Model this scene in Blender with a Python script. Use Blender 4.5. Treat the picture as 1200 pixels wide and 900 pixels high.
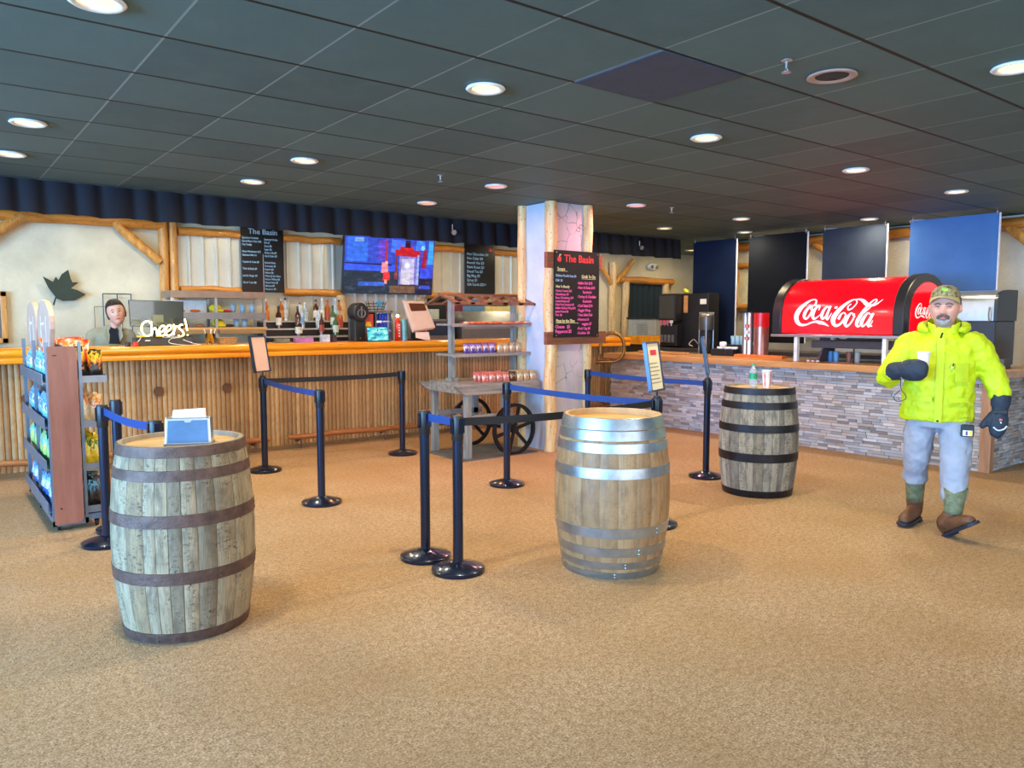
import bpy, math, random
from mathutils import Vector, Matrix, noise
PI = math.pi
for o in list(bpy.data.objects): bpy.data.objects.remove(o)
S = bpy.context.scene
COL = S.collection
sin, cos = math.sin, math.cos

# ---------------------------------------------------------------- camera
cam_d = bpy.data.cameras.new('camera'); cam = bpy.data.objects.new('camera', cam_d); COL.objects.link(cam)
cam.location = (0, 0, 1.5); cam.rotation_euler = (math.radians(90 - 4.81), 0, math.radians(-37.6))
cam_d.sensor_width = 36; cam_d.lens = 903 / 1200 * 36; cam_d.clip_start = 0.05; cam_d.clip_end = 100
S.camera = cam
# ---------------------------------------------------------------- world, light, exposure
S.view_settings.view_transform = 'Standard'; S.view_settings.look = 'None'
S.view_settings.gamma = 1; S.view_settings.use_curve_mapping = False
S.view_settings.exposure = 0.2
w = bpy.data.worlds.new('world'); S.world = w; w.use_nodes = True
bg = w.node_tree.nodes['Background']; bg.inputs[0].default_value = (0.62, 0.78, 1.0, 1); bg.inputs[1].default_value = 1.0

def area(name, loc, rot, sx, sy, power, color):
    l = bpy.data.lights.new(name, 'AREA'); l.shape = 'RECTANGLE'; l.size = sx; l.size_y = sy
    l.energy = power; l.color = color
    o = bpy.data.objects.new(name, l); COL.objects.link(o); o.location = loc; o.rotation_euler = rot
    return o
# daylight entering through the two window walls (left of the room and behind the camera)
DAY = (0.25, 0.56, 1.0)
for i, y in enumerate((-0.6, 2.4, 5.4)):
    area('daylight_left', (-5.9, y, 1.55), (math.radians(90), 0, math.radians(-90)), 2.4, 1.9, 580, DAY)
for i, x in enumerate((-2.6, 0.6, 3.8)):
    area('daylight_rear', (x, -4.9, 1.55), (math.radians(90), 0, 0), 2.6, 1.9, 105, (0.9, 0.93, 1.0))

# ---------------------------------------------------------------- materials
MATS = {}
def lin(c):
    return tuple(((x / 12.92) if x <= 0.04045 else ((x + 0.055) / 1.055) ** 2.4) for x in c)
def rgb(r, g, b): return lin((r / 255, g / 255, b / 255)) + (1,)
class NT:
    def __init__(s, name):
        m = bpy.data.materials.new(name); m.use_nodes = True; s.m = m; s.t = m.node_tree; s.n = s.t.nodes
        s.b = s.n['Principled BSDF']
    def add(s, typ, **k):
        n = s.n.new(typ)
        for a, v in k.items(): setattr(n, a, v)
        return n
    def link(s, a, b): s.t.links.new(a, b)
    def coord(s, kind='Object', scale=(1, 1, 1)):
        tc = s.add('ShaderNodeTexCoord'); mp = s.add('ShaderNodeMapping'); mp.inputs['Scale'].default_value = scale
        s.link(tc.outputs[kind], mp.inputs[0]); return mp.outputs[0]
    def noise(s, vec, scale, detail=4, rough=0.6):
        n = s.add('ShaderNodeTexNoise'); n.inputs['Scale'].default_value = scale; n.inputs['Detail'].default_value = detail
        n.inputs['Roughness'].default_value = rough; s.link(vec, n.inputs['Vector']); return n.outputs[0]
    def ramp(s, fac, stops):
        r = s.add('ShaderNodeValToRGB'); e = r.color_ramp.elements
        while len(e) < len(stops): e.new(0.5)
        for i, (p, c) in enumerate(stops): e[i].position = p; e[i].color = c
        s.link(fac, r.inputs[0]); return r.outputs[0]
    def mix(s, fac, a, b, mode='MIX'):
        n = s.add('ShaderNodeMix', data_type='RGBA', blend_type=mode)
        for sock, v in ((n.inputs[0], fac), (n.inputs[6], a), (n.inputs[7], b)):
            if hasattr(v, 'default_value'): s.link(v, sock)
            else: sock.default_value = v
        return n.outputs[2]
    def math(s, op, a, b=0.0):
        n = s.add('ShaderNodeMath', operation=op)
        for sock, v in ((n.inputs[0], a), (n.inputs[1], b)):
            if hasattr(v, 'default_value'): s.link(v, sock)
            else: sock.default_value = v
        return n.outputs[0]
    def bump(s, h, strength=0.3, dist=0.01):
        b = s.add('ShaderNodeBump'); b.inputs['Strength'].default_value = strength; b.inputs['Distance'].default_value = dist
        s.link(h, b.inputs['Height']); s.link(b.outputs[0], s.b.inputs['Normal'])
    def setp(s, rough=0.5, metal=0, spec=0.5, coat=0):
        s.b.inputs['Roughness'].default_value = rough; s.b.inputs['Metallic'].default_value = metal
        s.b.inputs['Specular IOR Level'].default_value = spec; s.b.inputs['Coat Weight'].default_value = coat
def plain(name, c, rough=0.5, metal=0.0, var=0.12, nscale=12, bump=0.0, bscale=60, coat=0, spec=0.5, kind='Object'):
    """a colour with slight procedural unevenness"""
    if name in MATS: return MATS[name]
    t = NT(name); t.setp(rough, metal, spec, coat)
    v = t.coord(kind); n = t.noise(v, nscale)
    d = tuple(x * (1 - var) for x in c[:3]) + (1,); l = tuple(min(1, x * (1 + var)) for x in c[:3]) + (1,)
    t.link(t.ramp(n, [(0.3, d), (0.7, l)]), t.b.inputs['Base Color'])
    if bump: t.bump(t.noise(v, bscale, 6), bump, 0.01)
    MATS[name] = t.m; return t.m
def glow(name, c, strength, base=None):
    if name in MATS: return MATS[name]
    t = NT(name); t.setp(0.3)
    t.b.inputs['Base Color'].default_value = base or c; t.b.inputs['Emission Color'].default_value = c
    t.b.inputs['Emission Strength'].default_value = strength
    MATS[name] = t.m; return t.m
def wood(name, c1, c2, axis='Z', scale=6, rough=0.5, knots=0.0, coat=0, stretch=9, bump=0.15):
    if name in MATS: return MATS[name]
    t = NT(name); t.setp(rough, coat=coat)
    sc = [stretch, stretch, stretch]; sc['XYZ'.index(axis)] = 1
    v = t.coord('Object', tuple(sc)); n = t.noise(v, scale * .5, 8, .65)
    col = t.ramp(n, [(0.32, c1), (0.68, c2)])
    if knots:
        vo = t.add('ShaderNodeTexVoronoi'); sc2 = [7, 7, 7]; sc2['XYZ'.index(axis)] = 3.2
        t.link(t.coord('Object', tuple(sc2)), vo.inputs['Vector'])
        k = t.ramp(vo.outputs['Distance'], [(0.10, (1, 1, 1, 1)), (0.2, (0, 0, 0, 1))])
        col = t.mix(t.math('MULTIPLY', k, knots), col, tuple(x * .18 for x in c1[:3]) + (1,))
    t.link(col, t.b.inputs['Base Color']); t.bump(n, bump, 0.01)
    MATS[name] = t.m; return t.m

def carpet_mat():
    t = NT('carpet'); t.setp(0.95, spec=0.1)
    v = t.coord('Object')
    f = t.noise(v, 110, 3, .8); m = t.noise(v, 32, 3, .7); big = t.noise(v, 1.1, 4, .6)
    c1 = t.ramp(f, [(0.34, rgb(96, 72, 50)), (0.5, rgb(180, 148, 112)), (0.66, rgb(244, 222, 188))])
    c2 = t.ramp(m, [(0.35, rgb(132, 102, 72)), (0.65, rgb(216, 184, 146))])
    c = t.mix(0.4, c1, c2)
    c = t.mix(t.ramp(big, [(0.35, (0, 0, 0, 1)), (0.75, (.55, .55, .55, 1))]), c, rgb(160, 122, 74))
    t.link(c, t.b.inputs['Base Color']); t.bump(t.math('ADD', f, m), 0.7, 0.012); return t.m
def ceiling_mat():
    t = NT('ceiling_tiles'); t.setp(0.62, spec=0.35)
    tc = t.add('ShaderNodeTexCoord'); sp = t.add('ShaderNodeSeparateXYZ'); t.link(tc.outputs['Object'], sp.inputs[0])
    def cell(o, off):
        a = t.math('DIVIDE', t.math('ADD', o, off), 0.65); return t.math('FLOOR', a), t.math('FRACT', a)
    fx, rx = cell(sp.outputs[0], -0.975 + 6.5); fy, ry = cell(sp.outputs[1], 6.5)
    def line(r, wd):
        e = t.math('ABSOLUTE', t.math('SUBTRACT', r, 0.5)); return t.math('GREATER_THAN', e, 0.5 - wd)
    cb = t.add('ShaderNodeCombineXYZ'); t.link(fx, cb.inputs[0]); t.link(fy, cb.inputs[1])
    wn = t.add('ShaderNodeTexWhiteNoise', noise_dimensions='2D'); t.link(cb.outputs[0], wn.inputs['Vector'])
    base = t.ramp(wn.outputs[0], [(0.0, rgb(68, 94, 98)), (0.5, rgb(76, 104, 106)), (1.0, rgb(84, 112, 114))])
    n = t.noise(tc.outputs['Object'], 3, 6, .7)
    base = t.mix(t.ramp(n, [(0.45, (0, 0, 0, 1)), (0.8, (.5, .5, .5, 1))]), base, rgb(90, 118, 120))
    sc = t.noise(t.coord('Object', (1, 4, 1)), 5, 8, .8)
    base = t.mix(t.ramp(sc, [(0.70, (0, 0, 0, 1)), (0.78, (.5, .5, .5, 1))]), base, rgb(140, 150, 146))
    base = t.mix(line(rx, 0.009), base, rgb(126, 144, 146))       # bars running along the room, pale
    base = t.mix(line(ry, 0.017), base, rgb(14, 18, 18))          # bars across: their thin shadow lines put into the colour
    t.link(base, t.b.inputs['Base Color'])
    t.bump(t.math('ADD', t.noise(tc.outputs['Object'], 90, 4, .8), t.math('MULTIPLY', t.math('MAXIMUM', line(rx, .012), line(ry, .012)), 1.5)), 0.35, 0.006)
    return t.m
def plaster_mat(name, c1, c2, bump=0.5):
    if name in MATS: return MATS[name]
    t = NT(name); t.setp(0.8, spec=.25); v = t.coord('Object')
    a = t.noise(v, 3, 6, .6); b = t.noise(v, 24, 6, .7)
    t.link(t.ramp(a, [(0.3, c1), (0.7, c2)]), t.b.inputs['Base Color']); t.bump(t.math('ADD', a, b), bump, 0.02)
    MATS[name] = t.m; return t.m
def cracked_mat():
    t = NT('crackled_plaster'); t.setp(0.75, spec=.3); v = t.coord('Object')
    vo = t.add('ShaderNodeTexVoronoi', feature='DISTANCE_TO_EDGE'); vo.inputs['Scale'].default_value = 5
    wob = t.mix(0.12, v, t.noise(v, 5, 3), 'ADD'); t.link(wob, vo.inputs['Vector'])
    cr = t.ramp(vo.outputs['Distance'], [(0.0, (0, 0, 0, 1)), (0.025, (1, 1, 1, 1))])
    keep = t.ramp(t.noise(v, 2.3, 2), [(0.45, (0, 0, 0, 1)), (0.55, (1, 1, 1, 1))])
    m = t.mix(keep, (1, 1, 1, 1), cr)
    t.link(t.mix(m, rgb(120, 118, 128), rgb(196, 190, 198)), t.b.inputs['Base Color']); t.bump(m, 0.5, 0.008); return t.m
def attr_mat(name, stops, rough=0.6, grain=None, bump=0.3, edge=None, metal=0, gs=6, coat=0, dark=0.45, stretchv=(26, 3, 1), crack=0, tint=(.1, .1, .1, 1)):
    """UV driven: u = piece number + fraction, v = height; every piece its own tone"""
    if name in MATS: return MATS[name]
    t = NT(name); t.setp(rough, metal, coat=coat)
    tc = t.add('ShaderNodeTexCoord'); sp = t.add('ShaderNodeSeparateXYZ'); t.link(tc.outputs['UV'], sp.inputs[0])
    fl = t.math('FLOOR', sp.outputs[0]); fr = t.math('FRACT', sp.outputs[0])
    wn = t.add('ShaderNodeTexWhiteNoise', noise_dimensions='1D'); t.link(fl, wn.inputs['W'])
    col = t.ramp(wn.outputs[0], stops)
    mp = t.add('ShaderNodeMapping'); mp.inputs['Scale'].default_value = stretchv; t.link(tc.outputs['UV'], mp.inputs[0])
    n = t.noise(mp.outputs[0], gs, 8, .75)
    if grain: col = t.mix(t.math('MULTIPLY', t.ramp(n, [(0.42, (0, 0, 0, 1)), (0.72, (1, 1, 1, 1))]), dark), col, grain)
    if crack:
        mp2 = t.add('ShaderNodeMapping'); mp2.inputs['Scale'].default_value = (1.3, 26, 1); t.link(tc.outputs['UV'], mp2.inputs[0])
        mp3 = t.add('ShaderNodeMapping'); mp3.inputs['Scale'].default_value = (.35, 1.6, 1); t.link(tc.outputs['UV'], mp3.inputs[0])
        c2 = t.math('MULTIPLY', t.ramp(t.noise(mp2.outputs[0], 2.4, 6, .8), [(.52, (0, 0, 0, 1)), (.60, (1, 1, 1, 1))]), t.ramp(t.noise(mp3.outputs[0], 2.6, 3, .6), [(.46, (0, 0, 0, 1)), (.58, (1, 1, 1, 1))]))
        col = t.mix(t.math('MULTIPLY', c2, crack), col, grain)
        blot = t.ramp(t.noise(mp3.outputs[0], 4.2, 4, .6), [(.45, (0, 0, 0, 1)), (.68, (.75, .75, .75, 1))]); col = t.mix(blot, col, tint)
    if edge:
        e = t.math('GREATER_THAN', t.math('ABSOLUTE', t.math('SUBTRACT', fr, 0.5)), 0.5 - edge)
        col = t.mix(t.math('MULTIPLY', e, 0.8), col, tuple(x * .25 for x in stops[0][1][:3]) + (1,))
    t.link(col, t.b.inputs['Base Color']); t.bump(n, bump, 0.006)
    MATS[name] = t.m; return t.m

M_log = wood('peeled_log', rgb(176, 112, 44), rgb(232, 168, 84), 'Z', 5, .45, .8, coat=.2)
M_logx = wood('peeled_log_level', rgb(168, 98, 32), rgb(226, 152, 62), 'X', 5, .45, .8, coat=.2)
M_logy = wood('peeled_log_level_side', rgb(168, 98, 32), rgb(226, 152, 62), 'Y', 5, .45, .8, coat=.2)
M_logpale = wood('pale_peeled_log', rgb(196, 150, 92), rgb(240, 212, 158), 'Z', 5, .5, .9)
M_top = wood('varnished_bar_top', rgb(222, 128, 18), rgb(248, 172, 44), 'X', 3, .22, 0, coat=.5, bump=.04)
M_top2 = wood('counter_top_wood', rgb(186, 128, 72), rgb(222, 166, 104), 'Y', 3, .35, 0, coat=.3, bump=.05)
M_weather = wood('weathered_grey_wood', rgb(112, 108, 104), rgb(164, 160, 154), 'X', 6, .75, 0, bump=.5)
M_weatherz = wood('weathered_grey_post', rgb(116, 116, 116), rgb(160, 162, 162), 'Z', 6, .75, 0, bump=.5)
M_brownplank = wood('brown_stained_plank', rgb(96, 56, 38), rgb(142, 88, 60), 'X', 5, .6)
M_panel = wood('mahogany_laminate', rgb(142, 84, 66), rgb(172, 108, 86), 'Z', 3, .4, 0, bump=.05)
M_black = plain('black_plastic', rgb(28, 29, 31), .4)
M_blackm = plain('black_powder_coat', rgb(26, 40, 66), .28, .7, coat=.6)  # black paint; blue window reflection is put into the base colour
M_belt_lit = plain('blue_lit_belt_webbing', rgb(20, 62, 130), .6, 0, .08)  # webbing of left-facing belts, blue window light put into the colour
M_steel = plain('brushed_steel', rgb(190, 194, 198), .28, .9, .08)
M_steeld = plain('dull_steel', rgb(140, 144, 150), .4, .8, .1)
M_white = plain('white_plastic', rgb(232, 232, 228), .4)
M_cream = plaster_mat('cream_plaster', rgb(206, 196, 168), rgb(226, 216, 188), .35)
M_wallwhite = plaster_mat('white_plaster', rgb(214, 208, 198), rgb(232, 226, 214), .6)
M_colblue = plaster_mat('column_plaster', rgb(176, 192, 214), rgb(196, 210, 228), .3)
M_paper = plain('paper', rgb(226, 214, 202), .7, var=.03)
M_navy = plain('navy_curtain', rgb(7, 13, 28), .85, 0, .2, bump=.3, bscale=200)
M_corr = plain('corrugated_sheet', rgb(206, 202, 186), .4, .3, .08, 3)
M_slat = attr_mat('bar_slats', [(0, rgb(148, 112, 70)), (.5, rgb(172, 136, 90)), (1, rgb(192, 156, 108))], .6, rgb(96, 66, 38), .2, None, gs=3, stretchv=(.8, 4, 1))
M_brass = plain('antique_brass', rgb(150, 116, 70), .3, .9)
M_iron = plain('rusted_hoop', rgb(104, 82, 74), .55, .6, .35, 18, .4, 90)
M_irond = plain('dark_hoop', rgb(46, 46, 52), .38, .7, .3, 18, .3, 90)
M_galv = plain('galvanized_hoop', rgb(168, 178, 186), .32, .9, .18, 14, .15, 120)
M_chalk = plain('chalkboard', rgb(14, 14, 16), .35, 0, .3, 3)

# ---------------------------------------------------------------- mesh building
class MB:
    def __init__(s): s.v = []; s.f = []; s.mi = []; s.uv = []; s.has_uv = False; s.M = Matrix.Identity(4); s.m = 0
    def at(s, loc=(0, 0, 0), rz=0, rx=0, ry=0):
        s.M = Matrix.Translation(Vector(loc)) @ Matrix.Rotation(rz, 4, 'Z') @ Matrix.Rotation(ry, 4, 'Y') @ Matrix.Rotation(rx, 4, 'X'); return s
    def raw(s, vs, fs, uvs=None):
        b = len(s.v); s.v += [tuple(s.M @ Vector(p)) for p in vs]
        for i, f in enumerate(fs):
            s.f.append(tuple(b + k for k in f)); s.mi.append(s.m)
            if uvs: s.uv.append(uvs[i]); s.has_uv = True
            else: s.uv.append([(0, 0)] * len(f))
        return s
    def box(s, c, d, ch=0.0):
        x, y, z = c; a, b, h = d[0] / 2, d[1] / 2, d[2] / 2
        vs = [(x + i * a, y + j * b, z + k * h) for k in (-1, 1) for j in (-1, 1) for i in (-1, 1)]
        return s.raw(vs, [(0, 2, 3, 1), (4, 5, 7, 6), (0, 1, 5, 4), (2, 6, 7, 3), (0, 4, 6, 2), (1, 3, 7, 5)])
    def bb(s, x0, x1, y0, y1, z0, z1): return s.box(((x0 + x1) / 2, (y0 + y1) / 2, (z0 + z1) / 2), (x1 - x0, y1 - y0, z1 - z0))
    def loft(s, rings, cap=True, closed=True):
        n = len(rings[0]); vs = [p for r in rings for p in r]; fs = []
        for i in range(len(rings) - 1):
            for j in range(n if closed else n - 1):
                k = (j + 1) % n; fs.append((i * n + j, i * n + k, (i + 1) * n + k, (i + 1) * n + j))
        if cap: fs.append(tuple(range(n - 1, -1, -1))); fs.append(tuple((len(rings) - 1) * n + j for j in range(n)))
        return s.raw(vs, fs)
    def lathe(s, prof, c=(0, 0, 0), n=28, cap=True):
        return s.loft([[(c[0] + r * cos(2 * PI * j / n), c[1] + r * sin(2 * PI * j / n), c[2] + z) for j in range(n)] for r, z in prof], cap)
    def tube(s, path, rad, n=10, cap=True, sq=None):
        path = [Vector(p) for p in path]; N = len(path); rings = []
        rs = rad if isinstance(rad, (list, tuple)) else [rad] * N
        up = None
        for i, p in enumerate(path):
            t = (path[min(i + 1, N - 1)] - path[max(i - 1, 0)]).normalized()
            if up is None:
                up = Vector((0, 0, 1)) if abs(t.z) < .9 else Vector((1, 0, 0))
            a = t.cross(up)
            if a.length < 1e-5: a = t.cross(Vector((1, 0, 0)))
            a.normalize(); b = a.cross(t).normalized(); up = b
            k2 = 1 if sq is None else sq
            rings.append([tuple(p + a * (rs[i] * cos(2 * PI * j / n)) + b * (rs[i] * k2 * sin(2 * PI * j / n))) for j in range(n)])
        return s.loft(rings, cap)
    def cyl(s, p0, p1, r, n=14, r1=None): return s.tube([p0, p1], [r, r if r1 is None else r1], n)
    def prism(s, poly, z0, z1):
        n = len(poly); return s.loft([[(x, y, z0) for x, y in poly], [(x, y, z1) for x, y in poly]])
    def extr(s, poly, axis, a, b):
        """polygon of 2D points extruded along an axis: axis 'X': (y,z); 'Y': (x,z); 'Z': (x,y)"""
        f = {'X': lambda u, v, w: (w, u, v), 'Y': lambda u, v, w: (u, w, v), 'Z': lambda u, v, w: (u, v, w)}[axis]
        return s.loft([[f(u, v, a) for u, v in poly], [f(u, v, b) for u, v in poly]])
    def ball(s, c, r, n=14, sc=(1, 1, 1)):
        m = n // 2; rings = []
        for i in range(1, m):
            th = PI * i / m; rings.append([(c[0] + r * sc[0] * sin(th) * cos(2 * PI * j / n), c[1] + r * sc[1] * sin(th) * sin(2 * PI * j / n), c[2] - r * sc[2] * cos(th)) for j in range(n)])
        return s.loft(rings)
def link(o, parent=None, loc=None):
    COL.objects.link(o)
    if parent: o.parent = parent
    if loc is not None: o.location = loc
    return o
def obj(name, mb, mats, parent=None, smooth=False, bevel=0, seg=2, sub=0, label=None, auto=False):
    me = bpy.data.meshes.new(name); me.from_pydata(mb.v, [], mb.f)
    for m in (mats if isinstance(mats, (list, tuple)) else [mats]): me.materials.append(m)
    me.polygons.foreach_set('material_index', mb.mi)
    if mb.has_uv:
        uvl = me.uv_layers.new(name='UVMap'); k = 0
        for fuv in mb.uv:
            for q in fuv: uvl.data[k].uv = q; k += 1
    me.validate(clean_customdata=False); me.update()
    import bmesh
    bm = bmesh.new(); bm.from_mesh(me); bmesh.ops.recalc_face_normals(bm, faces=bm.faces); bm.to_mesh(me); bm.free()
    if smooth: me.polygons.foreach_set('use_smooth', [True] * len(me.polygons))
    o = bpy.data.objects.new(name, me); link(o, parent)
    if smooth and auto:
        try: me.set_sharp_from_angle(angle=math.radians(40))
        except Exception: pass
    if bevel:
        b = o.modifiers.new('bevel', 'BEVEL'); b.width = bevel; b.segments = seg; b.limit_method = 'ANGLE'
    if sub:
        b = o.modifiers.new('sub', 'SUBSURF'); b.levels = sub; b.render_levels = sub
    if label: o['label'] = label
    return o
def tag(o, label, cat, group=None, kind=None):
    o['label'] = label; o['category'] = cat
    if group: o['group'] = group
    if kind: o['kind'] = kind
    return o
def thing(name, label, cat, loc=(0, 0, 0), rz=0, group=None):
    o = bpy.data.objects.new(name, None); COL.objects.link(o); o.empty_display_size = .1
    o.location = loc; o.rotation_euler = (0, 0, rz); return tag(o, label, cat, group)
def struct(name, mb, mat, **k):
    o = obj(name, mb, mat, **k); o['kind'] = 'structure'; return o
def dup(root, loc, rz=None, label=None, group=None):
    r = root.copy(); COL.objects.link(r); r.location = loc
    if rz is not None: r.rotation_euler = (0, 0, rz)
    if label: r['label'] = label
    if group: r['group'] = group
    for ch in list(root.children):
        c = ch.copy(); COL.objects.link(c); c.parent = r
        for g in ch.children: d = g.copy(); COL.objects.link(d); d.parent = c
    return r
def text(name, s, loc, rot, size, mat, parent=None, align='LEFT', ext=0.001, sx=1.0, space=1.0, shear=0, off=0):
    c = bpy.data.curves.new(name, 'FONT'); c.body = s; c.size = size; c.extrude = ext; c.align_x = align
    c.space_line = space; c.shear = shear; c.offset = off; c.materials.append(mat); c.resolution_u = 2
    tmp = bpy.data.objects.new(name, c); COL.objects.link(tmp); dg = bpy.context.evaluated_depsgraph_get()
    me = bpy.data.meshes.new_from_object(tmp.evaluated_get(dg), depsgraph=dg); bpy.data.objects.remove(tmp)
    if not me.materials: me.materials.append(mat)
    o = bpy.data.objects.new(name, me); link(o, parent, loc); o.rotation_euler = rot; o.scale = (sx, 1, 1); return o
def catmull(p, k=5):
    out = []; n = len(p)
    for i in range(n - 1):
        a, b, c, d = p[max(i - 1, 0)], p[i], p[i + 1], p[min(i + 2, n - 1)]
        for j in range(k):
            t = j / k
            out.append(tuple(0.5 * (2 * b[q] + (c[q] - a[q]) * t + (2 * a[q] - 5 * b[q] + 4 * c[q] - d[q]) * t * t + (3 * b[q] - a[q] - 3 * c[q] + d[q]) * t ** 3) for q in range(len(b))))
    out.append(tuple(p[-1])); return out
R90 = math.radians(90)
rnd = random.Random(7)
# ================================================================ SETTING
X0, X1, Y0, YB, XR, H = -6.0, 13.2, -5.0, 10.4, 11.0, 2.8
mb = MB(); mb.raw([(X0, Y0, 0), (X1, Y0, 0), (X1, YB, 0), (X0, YB, 0)], [(0, 1, 2, 3)]); struct('floor', mb, carpet_mat())
mb = MB(); mb.raw([(X0, Y0, H), (X1, Y0, H), (X1, YB, H), (X0, YB, H)], [(0, 3, 2, 1)]); struct('ceiling', mb, ceiling_mat())
mb = MB(); mb.bb(X0, X1 + .1, YB, YB + .12, 0, H); struct('wall_back', mb, M_cream)
mb = MB(); mb.bb(XR, XR + .12, Y0, 8.7, 0, H); mb.bb(XR, X1, 8.7, 8.82, 0, H); mb.bb(X1, X1 + .12, 8.7, YB, 0, H); struct('wall_right', mb, M_wallwhite)
# window walls: left of the room, and behind the camera
def window_wall(name, horiz, fixed, a0, a1, wins, n0):
    mb = MB()
    def seg(u0, u1, z0, z1):
        if horiz: mb.bb(u0, u1, fixed - .12, fixed, z0, z1)
        else: mb.bb(fixed - .12, fixed, u0, u1, z0, z1)
    seg(a0, a1, 0, .55); seg(a0, a1, 2.55, H)
    e = a0
    for (u0, u1) in wins: seg(e, u0, .55, 2.55); e = u1
    seg(e, a1, .55, 2.55); struct(name, mb, M_wallwhite)
    for i, (u0, u1) in enumerate(wins):
        f = MB(); t = .06
        def fs(p0, p1, z0, z1):
            if horiz: f.bb(p0, p1, fixed - .1, fixed - .02, z0, z1)
            else: f.bb(fixed - .1, fixed - .02, p0, p1, z0, z1)
        fs(u0, u1, .55, .55 + t); fs(u0, u1, 2.55 - t, 2.55); fs(u0, u0 + t, .55, 2.55); fs(u1 - t, u1, .55, 2.55); fs((u0 + u1) / 2 - t / 2, (u0 + u1) / 2 + t / 2, .55, 2.55)
        struct('window_%d' % (n0 + i), f, M_log)
window_wall('wall_left', False, X0, Y0, YB, [(-1.9, .7), (1.1, 3.7), (4.1, 6.7)], 1)
window_wall('wall_front', True, Y0, X0, XR, [(-4, -1.2), (-.8, 2.0), (2.4, 5.2)], 4)

# odd darker tile in the ceiling
mb = MB(); mb.bb(2.932, 3.568, 2.606, 3.244, H - .006, H); o = struct('trim_1', mb, plain('dark_ceiling_tile', rgb(54, 68, 88), .7)); o['label'] = 'darker blue-black ceiling tile'

# ---- logs
def log_path(p0, p1, r, seedv, n=12, wob=.012):
    p0 = Vector(p0); p1 = Vector(p1); rr = random.Random(seedv); N = max(4, int((p1 - p0).length / .25)); P = []; Rr = []
    for i in range(N + 1):
        q = p0.lerp(p1, i / N); k = 0 if i in (0, N) else wob
        P.append((q.x + rr.uniform(-k, k), q.y + rr.uniform(-k, k), q.z + rr.uniform(-k, k))); Rr.append(r * rr.uniform(.92, 1.08))
    return P, Rr
def log(name, label, cat, p0, p1, r, mat, seedv=1, parent=None, group=None):
    P, Rr = log_path(p0, p1, r, seedv); mb = MB(); mb.tube(P, Rr, 12)
    o = obj(name, mb, mat, parent, smooth=True, auto=True)
    if parent is None: tag(o, label, cat, group); o['kind'] = 'structure'
    return o
Yw = YB - .08
log('trim_2', 'long log beam under the navy valance over the cream wall', 'beam', (-2, Yw, 2.66), (2.46, Yw, 2.66), .07, M_logx, 3)
log('trim_3', 'left log of the pair of posts on the back wall', 'post', (2.47, Yw, 0), (2.47, Yw, 2.72), .058, M_log, 4)
log('trim_4', 'right log of the pair of posts on the back wall', 'post', (2.60, Yw, 0), (2.60, Yw, 2.72), .05, M_log, 5)
log('trim_5', 'diagonal log brace below the beam by the leaf', 'brace', (1.93, Yw - .03, 2.66), (2.42, Yw - .03, 2.2), .055, M_log, 6)
log('trim_6', 'diagonal log brace at the far left of the cream wall', 'brace', (1.0, Yw - .02, 2.66), (.55, Yw - .02, 2.3), .06, M_log, 16)
ORD0 = ['first', 'second', 'third', 'fourth']
for i, (a, b) in enumerate([(2.66, 3.42), (4.0, 4.85), (6.28, 6.96), (7.55, 8.35)]):
    log('trim_%d' % (7 + 2 * i), 'short upper log rail, ' + ORD0[i] + ' from the left', 'rail', (a, Yw, 2.60), (b, Yw, 2.60), .05, M_logx, 20 + i)
    log('trim_%d' % (8 + 2 * i), 'short lower log rail, ' + ORD0[i] + ' from the left', 'rail', (a, Yw, 1.87), (b, Yw, 1.87), .05, M_logx, 30 + i)
def corrugated(name, label, x0, x1, z0, z1, y, pitch=.17):
    mb = MB(); pts = []; x = x0
    while x < x1 - 1e-6:
        for dx, dy in ((0, 0), (.105, 0), (.118, -.022), (.140, -.022), (.153, 0)):
            if x + dx <= x1: pts.append((x + dx, y + dy))
        x += pitch
    pts.append((x1, y))
    vs = [(a, b, z) for z in (z0, z1) for a, b in pts]; n = len(pts)
    mb.raw(vs, [(i, i + 1, n + i + 1, n + i) for i in range(n - 1)])
    o = obj(name, mb, M_corr); o['kind'] = 'structure'; o['label'] = label; o['category'] = 'wall panel'; return o
corrugated('trim_15', 'corrugated metal wall panel beside the paired log posts', 2.66, 3.45, 1.9, 2.58, YB - .03)
corrugated('trim_16', 'corrugated metal wall panel left of the television', 3.95, 6.3, 1.2, 2.58, YB - .03)
corrugated('trim_17', 'corrugated metal wall panel right of the television', 6.3, 7.1, 1.9, 2.58, YB - .03)
corrugated('trim_18', 'corrugated metal wall panel beside the column', 7.5, 8.4, 1.9, 2.58, YB - .03)
log('trim_19', 'weathered log post behind the bottles', 'post', (4.84, Yw, 0), (4.84, Yw, 1.84), .07, M_logpale, 41)
log('trim_20', 'weathered log post right of the card terminal', 'post', (6.12, Yw, 0), (6.12, Yw, 1.84), .075, M_logpale, 42)
# service pass-through behind the snack cart: dark opening, maroon door, yellow wall
def panel(name, label, x0, x1, z0, z1, mat, y=YB - .02):
    mb = MB(); mb.bb(x0, x1, y - .015, y + .01, z0, z1); o = struct(name, mb, mat); o['label'] = label; return o
panel('trim_21', 'dark green curtain in the kitchen opening', 6.28, 6.66, 1.2, 1.82, plain('dark_green_cloth', rgb(20, 36, 26), .8))
panel('trim_22', 'maroon painted panel in the kitchen opening', 6.66, 6.98, 1.2, 1.82, plain('maroon_paint', rgb(122, 38, 52), .5))
panel('trim_23', 'pale blue painted wall in the kitchen opening', 6.98, 7.42, 1.2, 1.82, plain('blue_paint', rgb(96, 140, 176), .6))
panel('trim_24', 'yellow painted wall in the kitchen opening', 7.42, 8.5, 1.2, 1.82, plain('yellow_paint', rgb(224, 206, 128), .6))
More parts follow.
